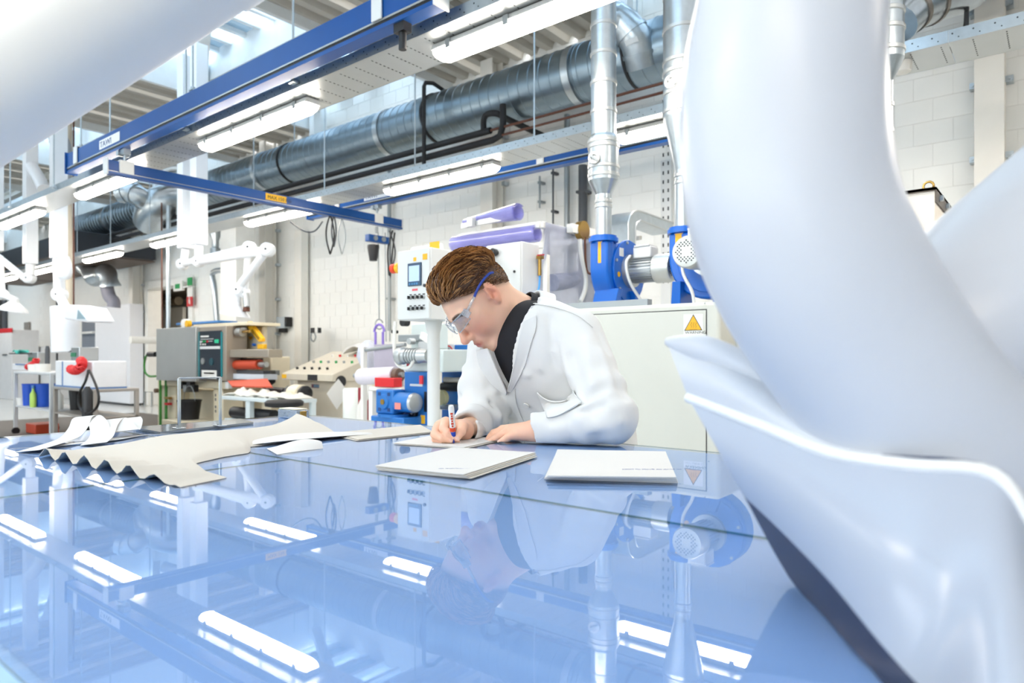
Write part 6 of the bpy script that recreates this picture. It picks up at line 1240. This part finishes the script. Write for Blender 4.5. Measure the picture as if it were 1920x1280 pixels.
def ontos(PX_, fn, offs, d0=1.45, d1=2.15, n=140):
    """points of a surface under pixels, lifted off along the normals"""
    D = np.linspace(d0, d1, n); A = np.array([PD(x, y, 1.0) for x, y in PX_])-np.array((0, 0, CAMZ)); P = np.array((0, 0, CAMZ))+A[:, None]*D[None, :, None]
    v = fn(P.reshape(-1, 3).astype(f32)).reshape(len(PX_), n); neg = v < 0; k = np.where(neg.any(1), neg.argmax(1), np.abs(v).argmin(1)); r = np.arange(len(k)); k0 = np.maximum(k-1, 0)
    va, vb = v[r, k0], v[r, k]; t = np.where(neg.any(1) & (va > vb), va/np.maximum(va-vb, 1e-6), 1); p = P[r, k0]+(P[r, k]-P[r, k0])*np.clip(t, 0, 1)[:, None]; e = .004
    g = np.stack([fn((p+np.eye(3)[i]*e).astype(f32))-fn((p-np.eye(3)[i]*e).astype(f32)) for i in range(3)], 1); g /= np.maximum(np.linalg.norm(g, axis=1), 1e-6)[:, None]
    return p+g*np.array(offs)[:, None]
def onto(px, py, fn, off): return ontos([(px, py)], fn, [off])[0]
for x0, y0, x1, y1, w_, amp in ((1072, 670, 1092, 752, .016, -.011), (1050, 622, 1066, 700, .016, .006), (1100, 640, 1112, 720, .018, .007), (1126, 660, 1150, 735, .018, .006), (1088, 765, 1140, 742, .012, .009), (1075, 778, 1118, 800, .014, .008),
        (1082, 772, 1130, 762, .010, -.008), (1105, 805, 1165, 790, .014, .006), (1030, 790, 1080, 775, .014, -.006), (868, 690, 925, 735, .014, .008), (858, 742, 930, 762, .012, -.010), (864, 760, 938, 782, .014, .009), (880, 775, 920, 800, .012, -.008), (1005, 590, 1012, 690, .015, .005), (1030, 595, 1040, 680, .014, -.005), (985, 700, 1000, 790, .016, .005), (1040, 660, 1075, 740, .012, .006), (890, 660, 905, 720, .012, .006), (1120, 620, 1138, 660, .012, -.005), (1152, 700, 1172, 745, .014, -.006)):
    A_, B_ = ontos([(x0, y0), (x1, y1)], coat_base, [0, 0]); RIDGE.append((A_, B_, w_*.8, amp*1.45))
AP, T1, T2 = ontos([(957, 731), (981, 585), (919, 648)], coat_base, [0, 0, 0])
lo, hi = bounds([SL, SR, EL, ER, WL, WR, PELV, NB], .13); lo[2] = .44; hi[2] += .02
V, Q = isomesh(coat_sdf, lo, hi, .0052, 3)
V[:, 2] = np.where((V[:, 1] < TY1) & (V[:, 2] < TZ+.0045) & (V[:, 2] > TZ-.09), TZ+.0045, V[:, 2])
COATM = mat('coat_cotton', 'e3e3e1', .85, var=.02, scale=14, bump=.06, sheen=.1)
coat = childo('lab_coat', npmesh('lab_coat', V, Q, [COATM], PORG), man, 'white cotton lab coat')
def shirt_sdf(p):
    nA = (NT-NB)/np.linalg.norm(NT-NB); return torso(p, -.012)
V, Q = isomesh(shirt_sdf, *bounds([CHEST-SHD*.3, CHEST+SHD*.3, CHEST-SPN*.3, CHEST+SPN*.3, CHEST+FRT*.2, CHEST-FRT*.2, BELLY-SPN*.25, BELLY+SHD*.2, BELLY-SHD*.2, SL, SR], .12), .007, 2)
childo('t_shirt', npmesh('t_shirt', V, Q, [mat('black_cotton', '14141a', .85, var=.1)], PORG), man, 'black t-shirt')
nA = (NT-NB)/np.linalg.norm(NT-NB); NBc = NB+FRT*.008
part('neck_band', MB().lathe([(.0775, -.05), (.0745, .034), (.0755, .040), (.0795, .040), (.0815, .034), (.0855, -.05)], Vector(NBc), Vector(nA), 40), mat('black_cotton', '14141a'), man)
def patch(name, rows_px, off, th, parent, m=COATM, fn=coat_full, label=None, nu=10, nv=8):
    """cloth panel lying on the coat: rows of pixels, resampled"""
    pts = []; offs = []
    for i in range(nv+1):
        fi = i/nv*(len(rows_px)-1); a = int(min(fi, len(rows_px)-2)); t = fi-a
        for j in range(nu+1):
            A = lerp_path(rows_px[a], j/nu); B = lerp_path(rows_px[a+1], j/nu); pts.append((A[0]*(1-t)+B[0]*t, A[1]*(1-t)+B[1]*t)); offs.append(off(i/nv, j/nu) if callable(off) else off)
    W = ontos(pts, fn, offs); rows = [[Vector(W[i*(nu+1)+j]) for j in range(nu+1)] for i in range(nv+1)]
    for _ in range(3):
        R2 = [list(r) for r in rows]
        for i in range(1, nv):
            for j in range(1, nu): R2[i][j] = (rows[i-1][j]+rows[i+1][j]+rows[i][j-1]+rows[i][j+1])/8+rows[i][j]/2
        rows = R2
    return part(name, MB().grid(rows, thick=th), m, parent, label, ang=80)
# lapels: outer edge, inner edge (fold)
patch('lapel', [[(984, 606), (979, 628), (973, 655), (966, 690), (957, 730)], [(1006, 592), (1005, 618), (996, 645), (982, 692), (960, 734)]], lambda v, u: .004+.008*(1-v), .003, coat)
patch('lapel', [[(921, 652), (930, 672), (940, 696), (956, 730)], [(897, 655), (903, 685), (921, 715), (952, 738)]], lambda v, u: .004+.007*(1-v), .003, coat)
patch('front_edge', [[(955, 728), (957, 755), (972, 790), (985, 806)], [(966, 728), (969, 755), (983, 790), (996, 806)]], .003, .003, coat)
patch('chest_pocket', [[(1009, 733), (1030, 742), (1058, 744), (1078, 731)], [(1022, 765), (1040, 764), (1066, 760), (1085, 748)], [(1026, 784), (1046, 780), (1070, 770), (1090, 758)]], lambda v, u: .004+.013*(1-v)**3*math.sin(math.pi*u), .003, coat, label='gaping chest pocket')
p = onto(988, 758, coat_full, .003); n_ = onto(988, 758, coat_full, .006)-p; part('button', MB().cyl(Vector(p), Vector(p+n_), .0085, n=16), HOTW, coat)
patch('shoulder_seam', [[(1000, 568), (1040, 575), (1082, 590), (1112, 612)], [(1000, 570.5), (1040, 577.5), (1082, 592.5), (1111, 614.5)]], .0018, .0012, coat, nv=2, nu=14)
# collar band round the neck
nA = (NT-NB)/np.linalg.norm(NT-NB); e1 = -CF-nA*((-CF)@nA); e1 /= np.linalg.norm(e1); e2 = np.cross(nA, e1); rows = []
for i in range(37):
    an = math.radians(-62+i*272/36)
    dr = e1*math.cos(an)+e2*math.sin(an); c0 = NBc+nA*.004
    rows.append([Vector(c0+dr*r+nA*h) for r, h in ((.0855, -.03), (.0865, .008), (.089, .018), (.095, .019), (.100, .005), (.108, -.022))])
part('collar', MB().grid(rows, thick=.003), COATM, coat, ang=80)
# ---------------------------------------------------------------- safety glasses
sgl = thing('safety_glasses', 'clear safety glasses with blue temple tips on the man', 'glasses', Vector(HC))
LENS = film('lens_clear', 'e6edf2', .06, .03, 1.5, 1.3); CLR = film('clear_plastic', 'e0e4ea', .3, .05, 1.5, 1.2); NVY = mat('temple_blue', '1d3f9a', .3)
def H(f, l, u): return Vector(hl(f, l, u))
for s in (-1, 1):
    rows = []
    for i in range(11):
        l = s*(.009+.060*i/10); f = .112-.9*max(0, abs(l)-.012)**1.55*1.0; f = .112-.028*(abs(l)/.066)**2.2; rows.append([H(f+.003*math.sin(math.pi*k/6), l, .012-.034*k/6*(1-.25*(i/10)**2)+.004*(i/10)) for k in range(7)])
    part('lens', MB().grid(rows, thick=.0018), LENS, sgl, ang=80); part('lens_rim', MB().tube([r[-1] for r in rows], .0014, 6), CLR, sgl); part('brow_bar', MB().tube([r[0] for r in rows], .0022, 6), CLR, sgl)
    part('hinge', MB().bar(H(.088, s*.070, .006), H(.072, s*.076, .010), .006, .022), CLR, sgl, bevel=.001)
    part('temple', MB().tube([H(.075, s*.0765, .010), H(.05, s*.0785, .016), H(.028, s*.0795, .020)], .0035, 8, flat=.5), CLR, sgl)
    tp_ = part('temple_tip', MB().tube(smoothpts([H(.034, s*.0795, .019), H(.01, s*.0815, .026), H(-.015, s*.0825, .0285), H(-.04, s*.081, .026), H(-.052, s*.079, .019)], 5), .0034, 8, flat=.55), NVY, sgl, 'blue temple tip')
part('bridge', MB().tube([H(.112, -.010, .010), H(.1145, 0, .011), H(.112, .010, .010)], .0022, 6), CLR, sgl)
# ---------------------------------------------------------------- marker pen
tipP, topP = Vector(wv(851, 833, 1.622)), Vector(wv(845.5, 759, 1.60)); tipP.z = TZ+.0042; ax_ = (topP-tipP).normalized()
mk_ = thing('marker_pen', 'white and red marker pen with blue tip in the writing hand', 'pen', tipP); Ln = (topP-tipP).length
part('barrel', MB().lathe([(.0045, .028), (.0068, .03), (.0070, Ln-.008), (.0055, Ln-.001), (.003, Ln)], tipP, ax_, 18), HOTW, mk_)
part('red_print', MB().lathe([(.00705, .03), (.0072, .0305), (.0072, Ln*.42), (.00705, Ln*.42)], tipP, ax_, 18), mat('pen_red', 'dd4a22', .4), mk_)
vw = (Vector((0, 0, CAMZ))-tipP).normalized(); vw = (vw-ax_*vw.dot(ax_)).normalized(); sdx = ax_.cross(vw)
for k in range(6): c_ = tipP+ax_*Ln*(.47+.065*k)+vw*.0068; part('print_mark', MB().bar(c_-ax_*.0022, c_+ax_*.0022, .006 if k % 2 else .004, .0012, up=vw), mat('pen_red', 'dd4a22'), mk_)
part('blue_tip', MB().lathe([(.0008, 0), (.0022, .001), (.0022, .008), (.0045, .011), (.0062, .018), (.0062, .029)], tipP, ax_, 16), mat('pen_blue', '1c3fb0', .4), mk_)
# cloth bag with blue squiggle seen between arm and body
q = MB(); rows = [[Vector(wv(918+u*7, 770+v*8.5, 2.03+.02*math.sin(u*.9+v*.7))) for u in range(8)] for v in range(6)]; q.grid(rows, thick=.003); bag = solo('white_bag', q, HOTW, 'white bag with blue squiggles behind the man, between his arms', 'bag', ang=80)
q = MB(); q.tube(smoothpts([Vector(wv(x, y, 2.0)) for x, y in ((950, 773), (957, 776), (951, 782), (959, 784), (952, 791), (962, 788))], 4), .003, 6); part('blue_squiggle', q, mat('squiggle_blue', '2c7fd0', .5), bag)
q = MB(); q.tube(smoothpts([Vector(wv(x, y, 2.0)) for x, y in ((922, 809), (928, 803), (933, 807), (937, 799))], 4), .004, 6); part('blue_squiggle', q, mat('squiggle_blue', '2c7fd0'), bag)
